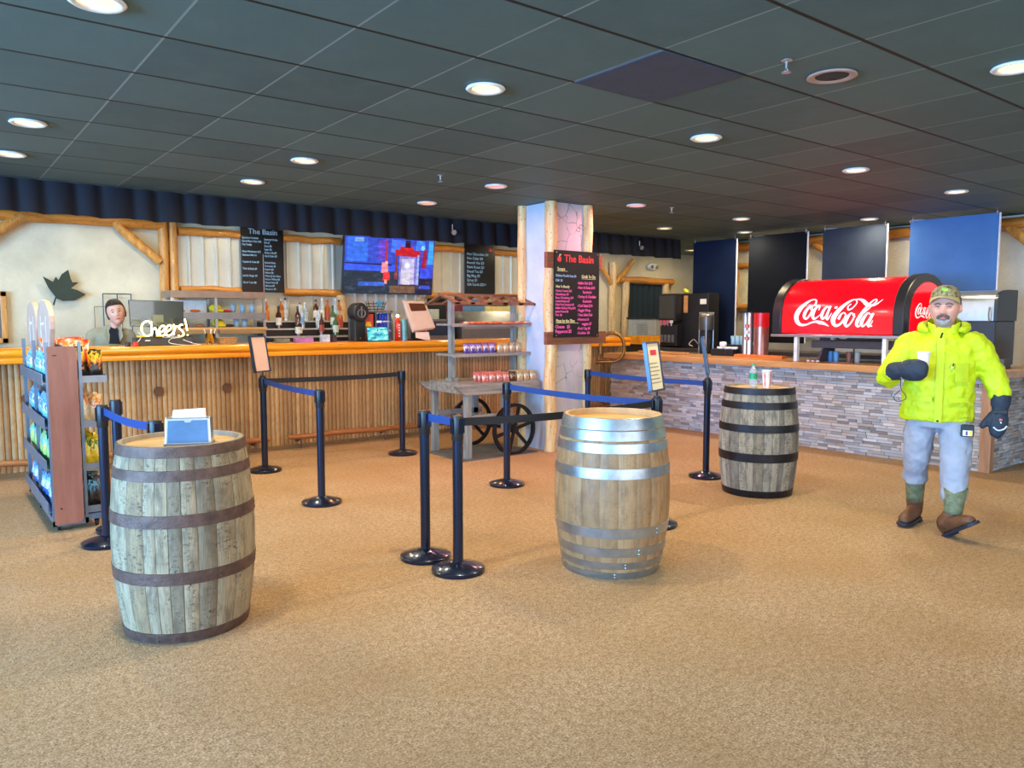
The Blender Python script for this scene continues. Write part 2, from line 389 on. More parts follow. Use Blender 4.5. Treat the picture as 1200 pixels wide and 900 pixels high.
# log Y post and door frame on the far right wall section
log('trim_25', 'tall log post with two braces left of the curtained doorway', 'post', (10.32, Yw, 0), (10.32, Yw, 2.55), .075, M_logpale, 51)
log('trim_26', 'left brace of the tall log post', 'brace', (10.28, Yw, 2.15), (9.85, Yw, 2.62), .045, M_log, 52)
log('trim_27', 'right brace of the tall log post', 'brace', (10.36, Yw, 2.15), (10.85, Yw, 2.62), .045, M_log, 53)
log('trim_28', 'left log jamb of the curtained doorway', 'jamb', (10.66, Yw, 0), (10.66, Yw, 2.2), .07, M_logpale, 54)
log('trim_29', 'right log jamb of the curtained doorway', 'jamb', (11.78, Yw, 0), (11.78, Yw, 2.2), .07, M_logpale, 55)
log('trim_30', 'log lintel of the curtained doorway', 'lintel', (10.5, Yw, 2.24), (11.98, Yw, 2.24), .065, M_logx, 56)
def pleats(mb, pts, z0, z1, amp, pitch, seedv=1, nz=4, nrm=(0, -1)):
    """cloth hanging in pleats along a straight line"""
    (xa, ya), (xb, yb) = pts; L = math.hypot(xb - xa, yb - ya); n = int(L / pitch * 8); rr = random.Random(seedv)
    ph = [rr.uniform(-.8, .8) for _ in range(n // 8 + 3)]
    vs = []
    for k in range(nz + 1):
        z = z0 + (z1 - z0) * k / nz
        for i in range(n + 1):
            t = i / n; u = t * L / pitch; c = int(u); f = u - c; pv = ph[c] * (1 - f) + ph[c + 1] * f
            d = amp * (abs(sin(PI * u + pv)) ** .7) * (1.25 - .5 * k / nz)
            vs.append((xa + (xb - xa) * t + nrm[0] * d, ya + (yb - ya) * t + nrm[1] * d, z + .006 * sin(u * 3) * (k == 0)))
    mb.raw(vs, [(k * (n + 1) + i, k * (n + 1) + i + 1, (k + 1) * (n + 1) + i + 1, (k + 1) * (n + 1) + i) for k in range(nz) for i in range(n)])
mb = MB(); pleats(mb, ((-5.9, 8.56), (10.1, 8.56)), 2.49, 2.8, .07, .24, 3)
tag(obj('valance', mb, M_navy, smooth=True), 'long pleated navy valance hanging from the ceiling over the bar', 'curtain')
mb = MB(); pleats(mb, ((10.74, YB - .03), (11.72, YB - .03)), .02, 2.17, .05, .16, 5)
tag(obj('door_curtain', mb, plain('teal_black_curtain', rgb(20, 42, 56), .8), smooth=True), 'dark teal curtain filling the log-framed doorway', 'curtain')
# right wall logs
Xw = XR - .08
log('trim_31', 'long log beam along the top of the right wall', 'beam', (Xw, 2.0, 2.70), (Xw, 8.6, 2.70), .075, M_logy, 61)
log('trim_32', 'diagonal log brace at the right edge of the photo', 'brace', (Xw, 3.95, 2.66), (Xw, 3.6, 2.32), .065, M_log, 62)
log('trim_33', 'log post at the right edge of the wall', 'post', (Xw, 3.6, 0), (Xw, 3.6, 2.7), .08, M_log, 63)
log('trim_34', 'small log brace between the hanging banners', 'brace', (Xw, 6.6, 2.66), (Xw, 6.25, 2.35), .05, M_log, 64)
# small log-framed opening between first and second banner
f = MB(); f.bb(Xw - .04, Xw + .08, 7.5, 8.3, 1.72, 2.36); o = struct('window_7', f, plain('pale_window_blind', rgb(214, 206, 176), .6)); o['label'] = 'pale log-framed window between two hanging banners'
for nm, a, b in (('trim_35', (Xw - .06, 7.4, 2.38), (Xw - .06, 8.4, 2.38)), ('trim_36', (Xw - .06, 7.4, 1.70), (Xw - .06, 8.4, 1.70))):
    log(nm, ('upper' if nm == 'trim_35' else 'lower') + ' log rail of the small window between banners', 'rail', a, b, .05, M_logy, 65)
log('trim_37', 'log upright of the small window between banners', 'post', (Xw - .06, 7.98, 1.7), (Xw - .06, 7.98, 2.38), .045, M_log, 66)
log('trim_38', 'log post standing against the right end of the stone bar', 'post', (9.2, 2.98, 0), (9.2, 2.98, 1.3), .08, M_log, 67)

# ================================================================ COLUMN
cx0, cx1, cy0, cy1 = 5.62, 6.22, 6.60, 7.10
col = thing('column', 'square plaster column with a peeled log on each corner and crackled front', 'column', ((cx0 + cx1) / 2, (cy0 + cy1) / 2, 0)); col['kind'] = 'structure'
def loc_mb(t): m = MB(); m.M = Matrix.Translation(-Vector(t.location)); return m
m = loc_mb(col); m.bb(cx0 + .02, cx1 - .02, cy0 + .04, cy1, 0, H); obj('core', m, M_colblue, col)
m = loc_mb(col); m.bb(cx0 + .05, cx1 - .05, cy0 + .015, cy0 + .06, 0, H); obj('front_panel', m, cracked_mat(), col, label='crackled grey-pink plaster front')
for i, (x, y, r) in enumerate(((cx0 + .02, cy0 + .02, .068), (cx0 + .0, cy1 - .0, .055), (cx1 - .03, cy0 + .02, .062), (cx1, cy1, .055))):
    P, Rr = log_path((x, y, 0), (x, y, H), r, 70 + i); m = loc_mb(col); m.tube(P, Rr, 14); obj('corner_log', m, M_logpale, col, smooth=True, auto=True)

# ================================================================ CEILING FITTINGS
ORD = ['first', 'second', 'third', 'fourth', 'fifth', 'sixth', 'seventh', 'eighth', 'ninth', 'tenth', 'eleventh', 'twelfth', 'thirteenth', 'fourteenth', 'fifteenth', 'sixteenth']
def downlight(x, y, c, lab, p, rim=None):
    t = thing('ceiling_light', lab, 'ceiling light', (x, y, H), 0, 'round recessed ceiling lights')
    m = MB(); m.lathe([(.075, -.002), (.105, -.003), (.112, -.012), (.10, -.02), (.078, -.014), (.075, -.002)], n=28, cap=False); obj('trim_ring', m, rim or M_white, t, smooth=True)
    m = MB(); m.lathe([(.001, -.016), (.04, -.015), (.078, -.008)], n=24, cap=False); obj('lens', m, glow('lens_%s' % (str([round(q, 2) for q in c])), tuple(q ** 1.9 for q in c[:3]) + (1,), 2.3), t, smooth=True)
    l = bpy.data.lights.new('lamp', 'AREA'); l.shape = 'DISK'; l.size = .15; l.energy = p; l.color = c[:3]
    lo = bpy.data.objects.new('lamp', l); link(lo, t, (0, 0, -.03)); return t
WARM = (1.0, .82, .50, 1)
AMB = (1.0, .42, .08, 1); PNK = (1.0, .36, .36, 1); WH = (1.0, .88, .62, 1)
places = [(0.65, 1.65, WARM, 'at the top left corner of the photo, cut by the frame', 26), (.65, 3.62, WARM, 'at the top left corner of the photo, partly out of frame', 26), (.65, 6.08, WARM, 'at the left edge, the nearer of two over the snack rack', 26), (.65, 7.3, WARM, 'at the left edge, just in front of the navy valance', 22),
          (2.6, 3.62, WARM, 'large and bright in the top centre of the ceiling', 30), (2.58, 6.13, WARM, 'in the second row, left of centre above the ropes', 26), (2.58, 7.36, WARM, 'in front of the valance above the bar chalkboard', 22),
          (4.55, 1.66, WARM, 'at the top right corner of the photo', 28), (4.54, 3.62, WARM, 'in the right part of the ceiling before the speaker', 28), (4.54, 6.15, PNK, 'with pinkish rim near the snack cart', 24), (4.58, 7.5, AMB, 'glowing amber in front of the valance by the television', 16),
          (6.54, 3.59, WH, 'above the stone bar amid red-tinted tiles', 26), (6.56, 6.2, PNK, 'with pinkish rim just right of the column', 30), (8.45, 3.56, WH, 'above the man at the right', 24), (8.52, 6.2, WARM, 'above the left end of the drink dispenser', 18), (8.52, 7.5, WARM, 'at the far end of the room right of the column', 18),
          (9.85, 7.1, WH, 'between the two dark banners at the back', 14), (9.85, 5.2, WH, 'directly before the third hanging banner', 14), (2.6, 1.65, WARM, 'behind the top edge of the photo', 26)]
for (x, y, c, lab, p) in places:
    if y < 2 and x < 3: continue
    downlight(x, y, c, 'round recessed ceiling light ' + lab, p)
for x in (0.2, 1.9, 3.4, 5.0, 6.6, 8.2, 10.0, 11.6):  # unseen lamps added to brighten the wall behind the bar
    downlight(x, 9.55, WARM, 'added unseen lamp behind the valance, ' + ORD[[0.2, 1.9, 3.4, 5.0, 6.6, 8.2, 10.0, 11.6].index(x)] + ' from the left', 9)
for y in (3.1, 4.9, 6.1, 7.3):  # hidden lamps added to brighten the wall behind the banners
    downlight(10.55, y, WARM, 'added unseen lamp behind the hanging banners, ' + ORD[[7.3, 6.1, 4.9, 3.1].index(y)] + ' from the left', 6)
t = thing('ceiling_speaker', 'round ceiling speaker with pale ring and dark grille', 'speaker', (3.944, 2.318, H))
m = MB(); m.lathe([(.085, -.004), (.125, -.003), (.128, -.010), (.115, -.014), (.09, -.010), (.085, -.004)], n=30, cap=False); obj('ring', m, plain('speaker_ring', rgb(168, 142, 132), .5), t, smooth=True)
m = MB(); m.lathe([(.001, -.012), (.03, -.016), (.085, -.006)], n=24, cap=False); obj('grille', m, plain('speaker_grille', rgb(46, 44, 44), .7, bump=.6, bscale=300), t, smooth=True)
SPK = ((3.82, 6.02), (7.05, 6.10))
def sprinkler(x, y, lab, s=1):
    t = thing('fire_sprinkler', lab, 'sprinkler', (x, y, H), 0, 'fire sprinklers')
    m = MB(); m.lathe([(.001, 0), (.022 * s, -.002), (.022 * s, -.006), (.008, -.01), (.007, -.035 * s), (.001, -.036 * s)], n=14); obj('escutcheon', m, M_steel, t, smooth=True, auto=True)
    m = MB(); m.lathe([(.001, -.044 * s), (.018 * s, -.046 * s), (.018 * s, -.049 * s), (.001, -.05 * s)], n=12)
    m.tube([(.008, 0, -.034 * s), (.012, 0, -.04 * s), (.004, 0, -.046 * s)], .002, 6); m.tube([(-.008, 0, -.034 * s), (-.012, 0, -.04 * s), (-.004, 0, -.046 * s)], .002, 6); obj('deflector', m, M_steel, t)
sprinkler(3.534, 2.325, 'metal fire sprinkler beside the ceiling speaker', 1.3)
sprinkler(*SPK[0], 'fire sprinkler hanging over the middle of the bar', 1.3)
sprinkler(*SPK[1], 'fire sprinkler right of the column near a pinkish ceiling light', 1.3)
for (x, lab) in ((5.55, 'small metal spotlight clipped on the valance above the television'), (9.05, 'small metal spotlight clipped on the valance right of the column')):
    t = thing('spotlight', lab, 'spotlight', (x, 8.47, 2.63), 0, 'spotlights on the valance')
    m = MB(); m.cyl((0, 0, .09), (0, 0, 0), .008, 8); obj('stem', m, M_steel, t)
    m = MB(); m.tube([(0, 0, 0), (-.02, -.07, -.02)], [.022, .034], 14); obj('head', m, M_steel, t, smooth=True, auto=True)
t = thing('emergency_light', 'white oval emergency light on the wall above the curtained doorway', 'emergency light', (11.45, YB - .04, 2.52))
m = MB(); m.ball((0, 0, 0), .16, 20, (1, .25, .42)); obj('housing', m, M_white, t, smooth=True)
for s in (-1, 1):
    m = MB(); m.ball((s * .07, -.05, -.01), .035, 12, (1, .5, 1)); obj('lamp_head', m, M_steeld, t, smooth=True)
# hanging banners
M_ban = [plain('banner_black_navy', rgb(10, 26, 56), .8, 0, .25, 2, spec=.2), plain('banner_charcoal', rgb(20, 22, 28), .9, 0, .25, 2, spec=.1), plain('banner_slate', rgb(44, 52, 66), .85, 0, .2, 2, spec=.25), plain('banner_blue_reflection', rgb(62, 110, 168), .65, 0, .12, 2, spec=.3)]  # last cloth is navy too; blue window reflection put into its colour
M_edge = plain('banner_white_hem', rgb(210, 210, 214), .6)
for (ya, yb, k, z0, lab) in ((7.42, 8.26, 0, .95, 'navy-black hanging banner nearest the coffee machine'), (6.22, 7.2, 1, 1.15, 'charcoal hanging banner second from the column side'), (5.08, 5.99, 2, 1.15, 'slate grey hanging banner right above the red drink dispenser'), (3.76, 4.79, 3, .98, 'navy hanging banner, blue window reflection painted in, behind the man in yellow jacket')):
    t = thing('hanging_banner', lab, 'banner', (10.1, (ya + yb) / 2, z0), 0, 'hanging banners along the right wall'); hw = (yb - ya) / 2; hh = 2.745 - z0
    m = MB(); nx, nz = 14, 10; vs = []
    for s in (0, 1):
        for j in range(nz + 1):
            for i in range(nx + 1): u = i / nx; vv = j / nz; vs.append((.012 * sin(u * 5 + k) * (1 - vv) + s * .004, -hw + 2 * hw * u, vv * hh + .012 * sin(PI * u) * 0))
    n = nx + 1; N = n * (nz + 1)
    m.raw(vs, [(j * n + i, j * n + i + 1, (j + 1) * n + i + 1, (j + 1) * n + i) for j in range(nz) for i in range(nx)] + [(N + j * n + i, N + (j + 1) * n + i, N + (j + 1) * n + i + 1, N + j * n + i + 1) for j in range(nz) for i in range(nx)])
    obj('cloth', m, M_ban[k], t, smooth=True)
    m = MB(); m.bb(-.006, .008, -hw - .012, -hw + .006, 0, hh); obj('hem', m, M_edge, t)
    for s in (-1, 1):
        m = MB(); m.tube([(0, s * (hw - .03), hh - .02), (-.012, s * (hw - .03), hh + .01), (0, s * (hw - .03), hh + .055)], .005, 6); m.ball((-.004, s * (hw - .03), hh + .012), .014, 10); obj('hook', m, M_steel, t)

# ================================================================ LEFT BAR
bar = thing('wooden_bar', 'long wood-slatted bar with glossy orange wooden top on the left', 'bar counter', (0, 8.6, 0))
def slats(mb, xa, xb, z0, z1, y, pitch=.05, k0=0):
    n = int(round((xb - xa) / pitch)); k = 0
    for i in range(n):
        x = xa + i * pitch; pr = [(0, .004), (.003, -.004), (.012, -.011), (.025, -.014), (.038, -.011), (.047, -.004), (.05, .004)]
        vs = [(x + a, y + b, z) for z in (z0, z1) for a, b in pr]; q = len(pr)
        uv = [[(k0 + i + .1 + .8 * j / q, z0), (k0 + i + .1 + .8 * (j + 1) / q, z0), (k0 + i + .1 + .8 * (j + 1) / q, z1), (k0 + i + .1 + .8 * j / q, z1)] for j in range(q - 1)]
        mb.raw(vs, [(j, j + 1, q + j + 1, q + j) for j in range(q - 1)], uv)
m = MB(); slats(m, -2.2, 8.75, .0, 1.12, 0); m2 = obj('slatted_front', m, M_slat, bar, smooth=False)
m = MB(); m.bb(-2.2, 8.75, .01, .5, .0, 1.1); obj('body', m, plain('dark_bar_carcass', rgb(52, 38, 26), .7), bar)
def topprof(y0, y1, z):  # rounded front edge in two tiers
    return [(y1, z), (y0 + .02, z), (y0 + .004, z - .012), (y0, z - .035), (y0 + .004, z - .058), (y0 + .02, z - .072), (y0 + .035, z - .078), (y0 + .02, z - .088), (y0 + .016, z - .112), (y0 + .024, z - .132), (y0 + .05, z - .14), (y1, z - .14)]
m = MB(); m.extr(topprof(-.26, .5, 1.225), 'X', -2.2, 8.75); obj('countertop', m, M_top, bar, smooth=True, auto=True)
for x in (2.02 - .06, 2.66, -1.0, -.1, .8):
    m = MB(); m.cyl((x, -.005, .75), (x, -.03, .75), .05, 20); obj('round_knot', m, plain('dark_round_plug', rgb(92, 60, 34), .6), bar, smooth=True, auto=True)
for (xa, xb, s) in ((-2.2, 3.06, 3), (3.28, 5.75, 4), (6.4, 8.6, 5)):
    P, Rr = log_path((xa, -.17, .16), (xb, -.17, .16), .03, 80 + s); m = MB(); m.tube(P, Rr, 10); r_ = obj('foot_rail', m, wood('foot_rail_wood', rgb(128, 76, 40), rgb(170, 110, 64), 'X', 5, .4), bar, smooth=True, auto=True)
    n = int((xb - xa) / 1.1) + 1
    for i in range(n):
        x = xa + .15 + (xb - xa - .3) * i / max(1, n - 1); m = MB(); m.tube([(x, 0, .10), (x, -.08, .10), (x, -.17, .14)], .014, 8); m.cyl((x, -.17, .14), (x, -.17, .02), .01, 8); obj('bracket', m, M_iron, r_)
m = MB(); m.bb(-2.2, 8.75, -.03, .0, 0, .05); obj('base_strip', m, plain('bar_base_strip', rgb(120, 92, 58), .7), bar)
bar2 = thing('bar_section', 'short end piece of wooden bar with orange top beyond the gap', 'bar counter', (9.75, 8.6, 0))
m = MB(); slats(m, -.25, .25, 0, 1.12, 0, k0=900); obj('slatted_front', m, M_slat, bar2)
m = MB(); m.bb(-.25, .25, .01, .45, 0, 1.1); obj('body', m, MATS['dark_bar_carcass'], bar2)
m = MB(); m.extr(topprof(-.26, .5, 1.225), 'X', -.28, .27); obj('countertop', m, M_top, bar2, smooth=True, auto=True)

# ================================================================ STONE BAR
sb = thing('stone_bar', 'L-shaped bar faced with stacked ledger stone under a wooden top', 'bar counter', (8.25, 3.08, 0))
M_stone = attr_mat('ledger_stone', [(0, rgb(132, 134, 140)), (.25, rgb(176, 182, 192)), (.5, rgb(206, 212, 222)), (.72, rgb(180, 168, 158)), (.88, rgb(226, 228, 232)), (1, rgb(150, 138, 130))], .7, rgb(96, 92, 90), .6, None, gs=8, dark=.35, stretchv=(3, 12, 1))
def stones(mb, fn, L, z1, hrow=.032, seedv=1):
    rr = random.Random(seedv); z = 0; k = seedv * 1000
    while z < z1 - .005:
        h = min(hrow, z1 - z); u = -rr.uniform(0, .2)
        while u < L:
            l = rr.uniform(.06, .20); a, b = max(u, 0), min(u + l, L); u += l
            if b - a < .02: continue
            d = rr.uniform(.008, .028); g = .0015
            vs = [fn(a + g, z + g, 0), fn(b - g, z + g, 0), fn(b - g, z + h - g, 0), fn(a + g, z + h - g, 0), fn(a + g, z + g, d), fn(b - g, z + g, d), fn(b - g, z + h - g, d), fn(a + g, z + h - g, d)]
            k += 1; q = [(k + .1, z), (k + .9, z), (k + .9, z + h), (k + .1, z + h)]
            mb.raw(vs, [(4, 5, 6, 7), (0, 1, 5, 4), (1, 2, 6, 5), (2, 3, 7, 6), (3, 0, 4, 7)], [q] * 5)
        z += h
m = MB(); stones(m, lambda u, z, d: (-d, u, z), 5.18, .93, seedv=1); obj('stone_facing', m, M_stone, sb)
m = MB(); stones(m, lambda u, z, d: (u, -d, z), 1.05, .93, seedv=2); obj('stone_facing', m, M_stone, sb)
m = MB(); m.bb(0, .6, 0, 5.2, 0, .93); m.bb(.6, 1.05, 0, .5, 0, .93); obj('body', m, MATS['dark_bar_carcass'], sb)
m = MB(); m.bb(-.03, .06, -.04, .06, 0, .93); obj('corner_board', m, wood('corner_board_wood', rgb(150, 112, 84), rgb(190, 148, 116), 'Z', 5, .6), sb)
m = MB(); m.prism([(-.15, -.12), (1.1, -.12), (1.1, .6), (.75, .6), (.75, 5.2), (-.15, 5.2)], .925, 1.0); obj('countertop', m, M_top2, sb, bevel=.008, label='light wooden counter top')
# ================================================================ BARRELS
def barrel(name, label, loc, hgt, rt, rbul, rb, hoops, M_st, M_hp, M_head, rz=0, recess=.03, bh=.5, nst=26):
    t = thing(name, label, 'barrel', loc, rz, None)
    def R(z):
        u = z / hgt
        if u < bh: q = (bh - u) / bh; return rbul - (rbul - rb) * q ** 2
        q = (u - bh) / (1 - bh); return rbul - (rbul - rt) * q ** 2
    # staves: uneven widths, shallow joint grooves
    rr = random.Random(int(loc[0] * 100)); ws = [rr.uniform(.6, 1.4) for _ in range(nst)]; T = sum(ws); angs = [0]
    for w_ in ws: angs.append(angs[-1] + w_ / T * 2 * PI)
    nz = 22; m = MB(); zs = [hgt * i / nz for i in range(nz + 1)]
    for i in range(nst):
        a0, a1 = angs[i], angs[i + 1]; ks = [0, .06, .35, .65, .94, 1]; pr = [-.003, 0, 0.0008, 0.0008, 0, -.003]
        vs = []; q = len(ks)
        for z in zs:
            for kk, pp in zip(ks, pr):
                a = a0 + (a1 - a0) * kk; r = R(z) + pp; vs.append((r * cos(a), r * sin(a), z))
        fs = []; uv = []
        for j in range(nz):
            for s in range(q - 1):
                fs.append((j * q + s, j * q + s + 1, (j + 1) * q + s + 1, (j + 1) * q + s))
                uu = [(i + .02 + .96 * ks[s], zs[j]), (i + .02 + .96 * ks[s + 1], zs[j]), (i + .02 + .96 * ks[s + 1], zs[j + 1]), (i + .02 + .96 * ks[s], zs[j + 1])]; uv.append(uu)
        m.raw(vs, fs, uv)
    obj('staves', m, M_st, t, smooth=True, auto=True)
    ri = rt - .022; m = MB(); m.lathe([(rt - .001, hgt - .012), (rt - .003, hgt), (ri, hgt), (ri - .004, hgt - recess)], n=56, cap=False); obj('chime', m, M_head[1], t, smooth=True, auto=True)
    m = MB(); m.lathe([(.001, hgt - recess), (ri - .002, hgt - recess), (ri - .002, hgt - recess - .02)], n=56, cap=False); obj('barrel_head', m, M_head[0], t)
    m = MB(); m.lathe([(rb - .005, .004), (.001, .004)], n=40, cap=False); obj('bottom_head', m, M_head[1], t)
    for h0, h1 in hoops:
        z0, z1 = h0 * hgt, h1 * hgt; m = MB()
        m.lathe([(R(z0) + .0005, z0), (R(z0) + .0045, z0 + .0015), (R((z0 + z1) / 2) + .0045, (z0 + z1) / 2), (R(z1) + .0045, z1 - .0015), (R(z1) + .0005, z1)], n=64, cap=False)
        for s in (0, 1):
            a = 4.0 + h0 * 3; r = R((z0 + z1) / 2) + .005; m.ball((r * cos(a), r * sin(a), z0 + (z1 - z0) * (.3 + .4 * s)), .006, 8)
        obj('hoop', m, M_hp, t, smooth=True, auto=True)
    return t
M_st1 = attr_mat('old_barrel_staves', [(0, rgb(150, 134, 108)), (.4, rgb(178, 160, 128)), (.7, rgb(198, 182, 150)), (1, rgb(168, 138, 98))], .7, rgb(44, 34, 28), .5, .035, gs=3.2, dark=.7, stretchv=(7, 3, 1), crack=.9, tint=rgb(98, 84, 66))
M_st2 = attr_mat('new_barrel_staves', [(0, rgb(158, 122, 82)), (.5, rgb(180, 144, 102)), (1, rgb(166, 130, 88))], .5, rgb(112, 78, 48), .15, .014, gs=4, dark=.6, stretchv=(6, 1.6, 1), crack=.4, tint=rgb(122, 94, 68))
M_st3 = attr_mat('grey_barrel_staves', [(0, rgb(136, 132, 122)), (.4, rgb(168, 164, 150)), (.7, rgb(196, 190, 172)), (1, rgb(144, 136, 118))], .7, rgb(34, 34, 38), .5, .04, gs=3.2, dark=.7, stretchv=(6, 3, 1), crack=.9, tint=rgb(74, 76, 80))
M_hd1 = wood('barrel_head_wood', rgb(180, 142, 92), rgb(214, 182, 130), 'X', 4, .6, 0)
M_hd2 = wood('new_barrel_head_wood', rgb(206, 152, 84), rgb(232, 186, 116), 'X', 4, .5, 0)
M_ch1 = plain('old_chime_wood', rgb(150, 138, 122), .7, var=.3); M_ch2 = plain('new_chime_wood', rgb(194, 160, 114), .6)
B1 = barrel('barrel', 'weathered oak barrel with brown rusty hoops at front left, tissue box on top', (1.0, 3.95, 0), .92, .286, .328, .283, [(0, .055), (.31, .375), (.60, .665), (.83, .885), (.945, 1.0)], M_st1, M_iron, (M_hd1, M_ch1), recess=.022)
B2 = barrel('barrel', 'honey-coloured oak barrel with bright galvanized hoops in the centre', (3.31, 3.30, 0), .935, .292, .348, .288, [(0, .045), (.065, .11), (.145, .205), (.265, .33), (.635, .70), (.79, .85), (.865, .925), (.93, 1.0)], M_st2, M_galv, (M_hd2, M_ch2), recess=.04, nst=22)
B3 = barrel('barrel', 'grey weathered barrel with dark hoops by the stone bar, drinks on top', (5.75, 3.955, 0), .925, .286, .33, .286, [(0, .065), (.33, .41), (.60, .67), (.81, .875), (.94, 1.0)], M_st3, M_irond, (M_hd1, M_ch1), recess=.015)

# napkin dispenser on the left barrel
tb = thing('napkin_dispenser', 'steel-framed napkin dispenser with blue front and white napkin on the left barrel', 'napkin dispenser', (1.02, 3.885, .899), math.radians(-25))
M_blueface = plain('smoked_blue_front', rgb(84, 120, 158), .25, .3, coat=.5)
m = MB(); m.loft([[(-.105, -.05, 0), (.105, -.05, 0), (.105, .05, 0), (-.105, .05, 0)], [(-.10, -.035, .13), (.10, -.035, .13), (.10, .035, .13), (-.10, .035, .13)]]); obj('case', m, M_steel, tb, bevel=.004)
m = MB(); m.raw([(-.092, -.0515, .012), (.092, -.0515, .012), (.088, -.0395, .118), (.018, -.0395, .118), (.012, -.0405, .108), (-.012, -.0405, .108), (-.018, -.0395, .118), (-.088, -.0395, .118)], [tuple(range(8))]); m2 = m; obj('front_plate', m, M_blueface, tb)
m = MB(); m.extr([(-.078, .12), (.078, .12), (.076, .172), (-.07, .165)], 'Y', -.004, .0); o = obj('napkin', m, plain('white_napkin', rgb(238, 232, 226), .8, var=.02), tb)
m = MB(); m.bb(-.108, .108, -.056, .052, -.0, .008); obj('base', m, MATS['dull_steel'], tb)
# water bottle and cup on the right barrel
wb = thing('water_bottle', 'small clear water bottle with green cap and green label on the grey barrel', 'bottle', (5.69, 3.98, .9115))
def glassm(name, c, rough=.05, tr=1.0):
    if name in MATS: return MATS[name]
    t = NT(name); t.setp(rough); t.b.inputs['Base Color'].default_value = c; t.b.inputs['Transmission Weight'].default_value = tr; t.b.inputs['IOR'].default_value = 1.33; MATS[name] = t.m; return t.m
m = MB(); m.lathe([(.001, 0), (.028, .001), (.033, .008), (.031, .02), (.033, .04), (.033, .13), (.028, .15), (.014, .178), (.012, .19), (.001, .19)], n=20, cap=False); obj('bottle_body', m, glassm('clear_plastic_bottle', (.86, .92, .95, 1), .08, .75), wb, smooth=True)
m = MB(); m.lathe([(.0338, .075), (.0338, .125)], n=20, cap=False); obj('wrap_label', m, plain('green_label', rgb(36, 156, 108), .4, var=.3), wb, smooth=True)
m = MB(); m.lathe([(.001, .205), (.014, .205), (.0155, .188), (.001, .188)], n=16, cap=False); obj('cap', m, plain('green_cap', rgb(24, 150, 104), .4), wb, smooth=True, auto=True)
pc = thing('paper_cup', 'red and white paper soda cup on the grey barrel', 'cup', (5.74, 3.88, .9115))
m = MB(); m.lathe([(.001, 0), (.03, 0), (.043, .15), (.045, .152), (.043, .154), (.041, .15), (.028, .01), (.001, .01)], n=24, cap=False); obj('cup_body', m, M_white, pc, smooth=True, auto=True)
M_redp = plain('red_print', rgb(214, 24, 50), .4)
for a in (3.35, 4.65, 5.9, 1.2, 2.3):
    m = MB(); vs = []; n = 8
    for i in range(n + 1):
        u = i / n; wv = .28 - .18 * sin(PI * u); r = .0304 + .013 * u
        for s in (-1, 1): vs.append((r * cos(a + s * wv), r * sin(a + s * wv), .15 * u))
    m.raw(vs, [(2 * i, 2 * i + 1, 2 * i + 3, 2 * i + 2) for i in range(n)]); obj('red_stripe', m, M_redp, pc)

# ================================================================ STANCHIONS
def stanchion_proto(label, loc, rz=0):
    t = thing('stanchion', label, 'stanchion', loc, rz, 'black retractable belt posts')
    m = MB(); m.lathe([(.001, 0), (.158, 0), (.16, .008), (.16, .022), (.155, .027), (.06, .052), (.034, .062), (.001, .062)], n=40, cap=False); obj('base', m, M_blackm, t, smooth=True, auto=True)
    m = MB(); m.lathe([(.001, .05), (.031, .05), (.031, .80), (.001, .80)], n=24, cap=False); obj('pole', m, M_blackm, t, smooth=True, auto=True)
    m = MB(); m.lathe([(.001, .79), (.034, .79), (.036, .795), (.036, .925), (.033, .935), (.001, .936)], n=24, cap=False); h_ = obj('belt_cassette', m, M_black, t, smooth=True, auto=True)
    m = MB()
    for a in range(4):
        x, y = cos(a * R90), sin(a * R90); m.box((x * .036, y * .036, .875), (.012 + abs(y) * .016, .012 + abs(x) * .016, .09))
    obj('belt_slots', m, M_blackm, h_)
    return t
posts = {'A': ((.94, 5.66), 'leftmost black belt post beside the snack rack, blue-lit belt attached'), 'A2': ((1.08, 5.98), 'black belt post standing right behind the leftmost one'), 'B': ((1.03, 4.62), 'belt post hidden behind the left barrel, only its head showing'),
         'C': ((2.66, 7.46), 'black belt post carrying the upright sign before the bar, left'), 'D': ((2.55, 5.86), 'black belt post before the bar at the near end of the short blue-lit belt'), 'E': ((4.22, 7.48), 'black belt post standing by the foot rail, end of the long black belt'),
         'F': ((2.47, 4.10), 'left post of the close pair left of the centre barrel'), 'G': ((2.49, 3.76), 'right and nearest post of the close pair left of the centre barrel'), 'I': ((4.17, 5.49), 'black belt post in front of the snack cart wheel'),
         'J': ((5.98, 6.36), 'belt post against the plaster column, behind the centre barrel'), 'K': ((4.20, 3.74), 'sign-carrying belt post mostly hidden behind the centre barrel'), 'L': ((5.885, 4.615), 'sign-carrying belt post left of the grey barrel')}
proto = None
for k, ((x, y), lab) in posts.items():
    if proto is None: proto = stanchion_proto(lab, (x, y, 0))
    else: dup(proto, (x, y, 0), None, lab)
M_beltblack = plain('black_belt_webbing', rgb(26, 28, 32), .6)
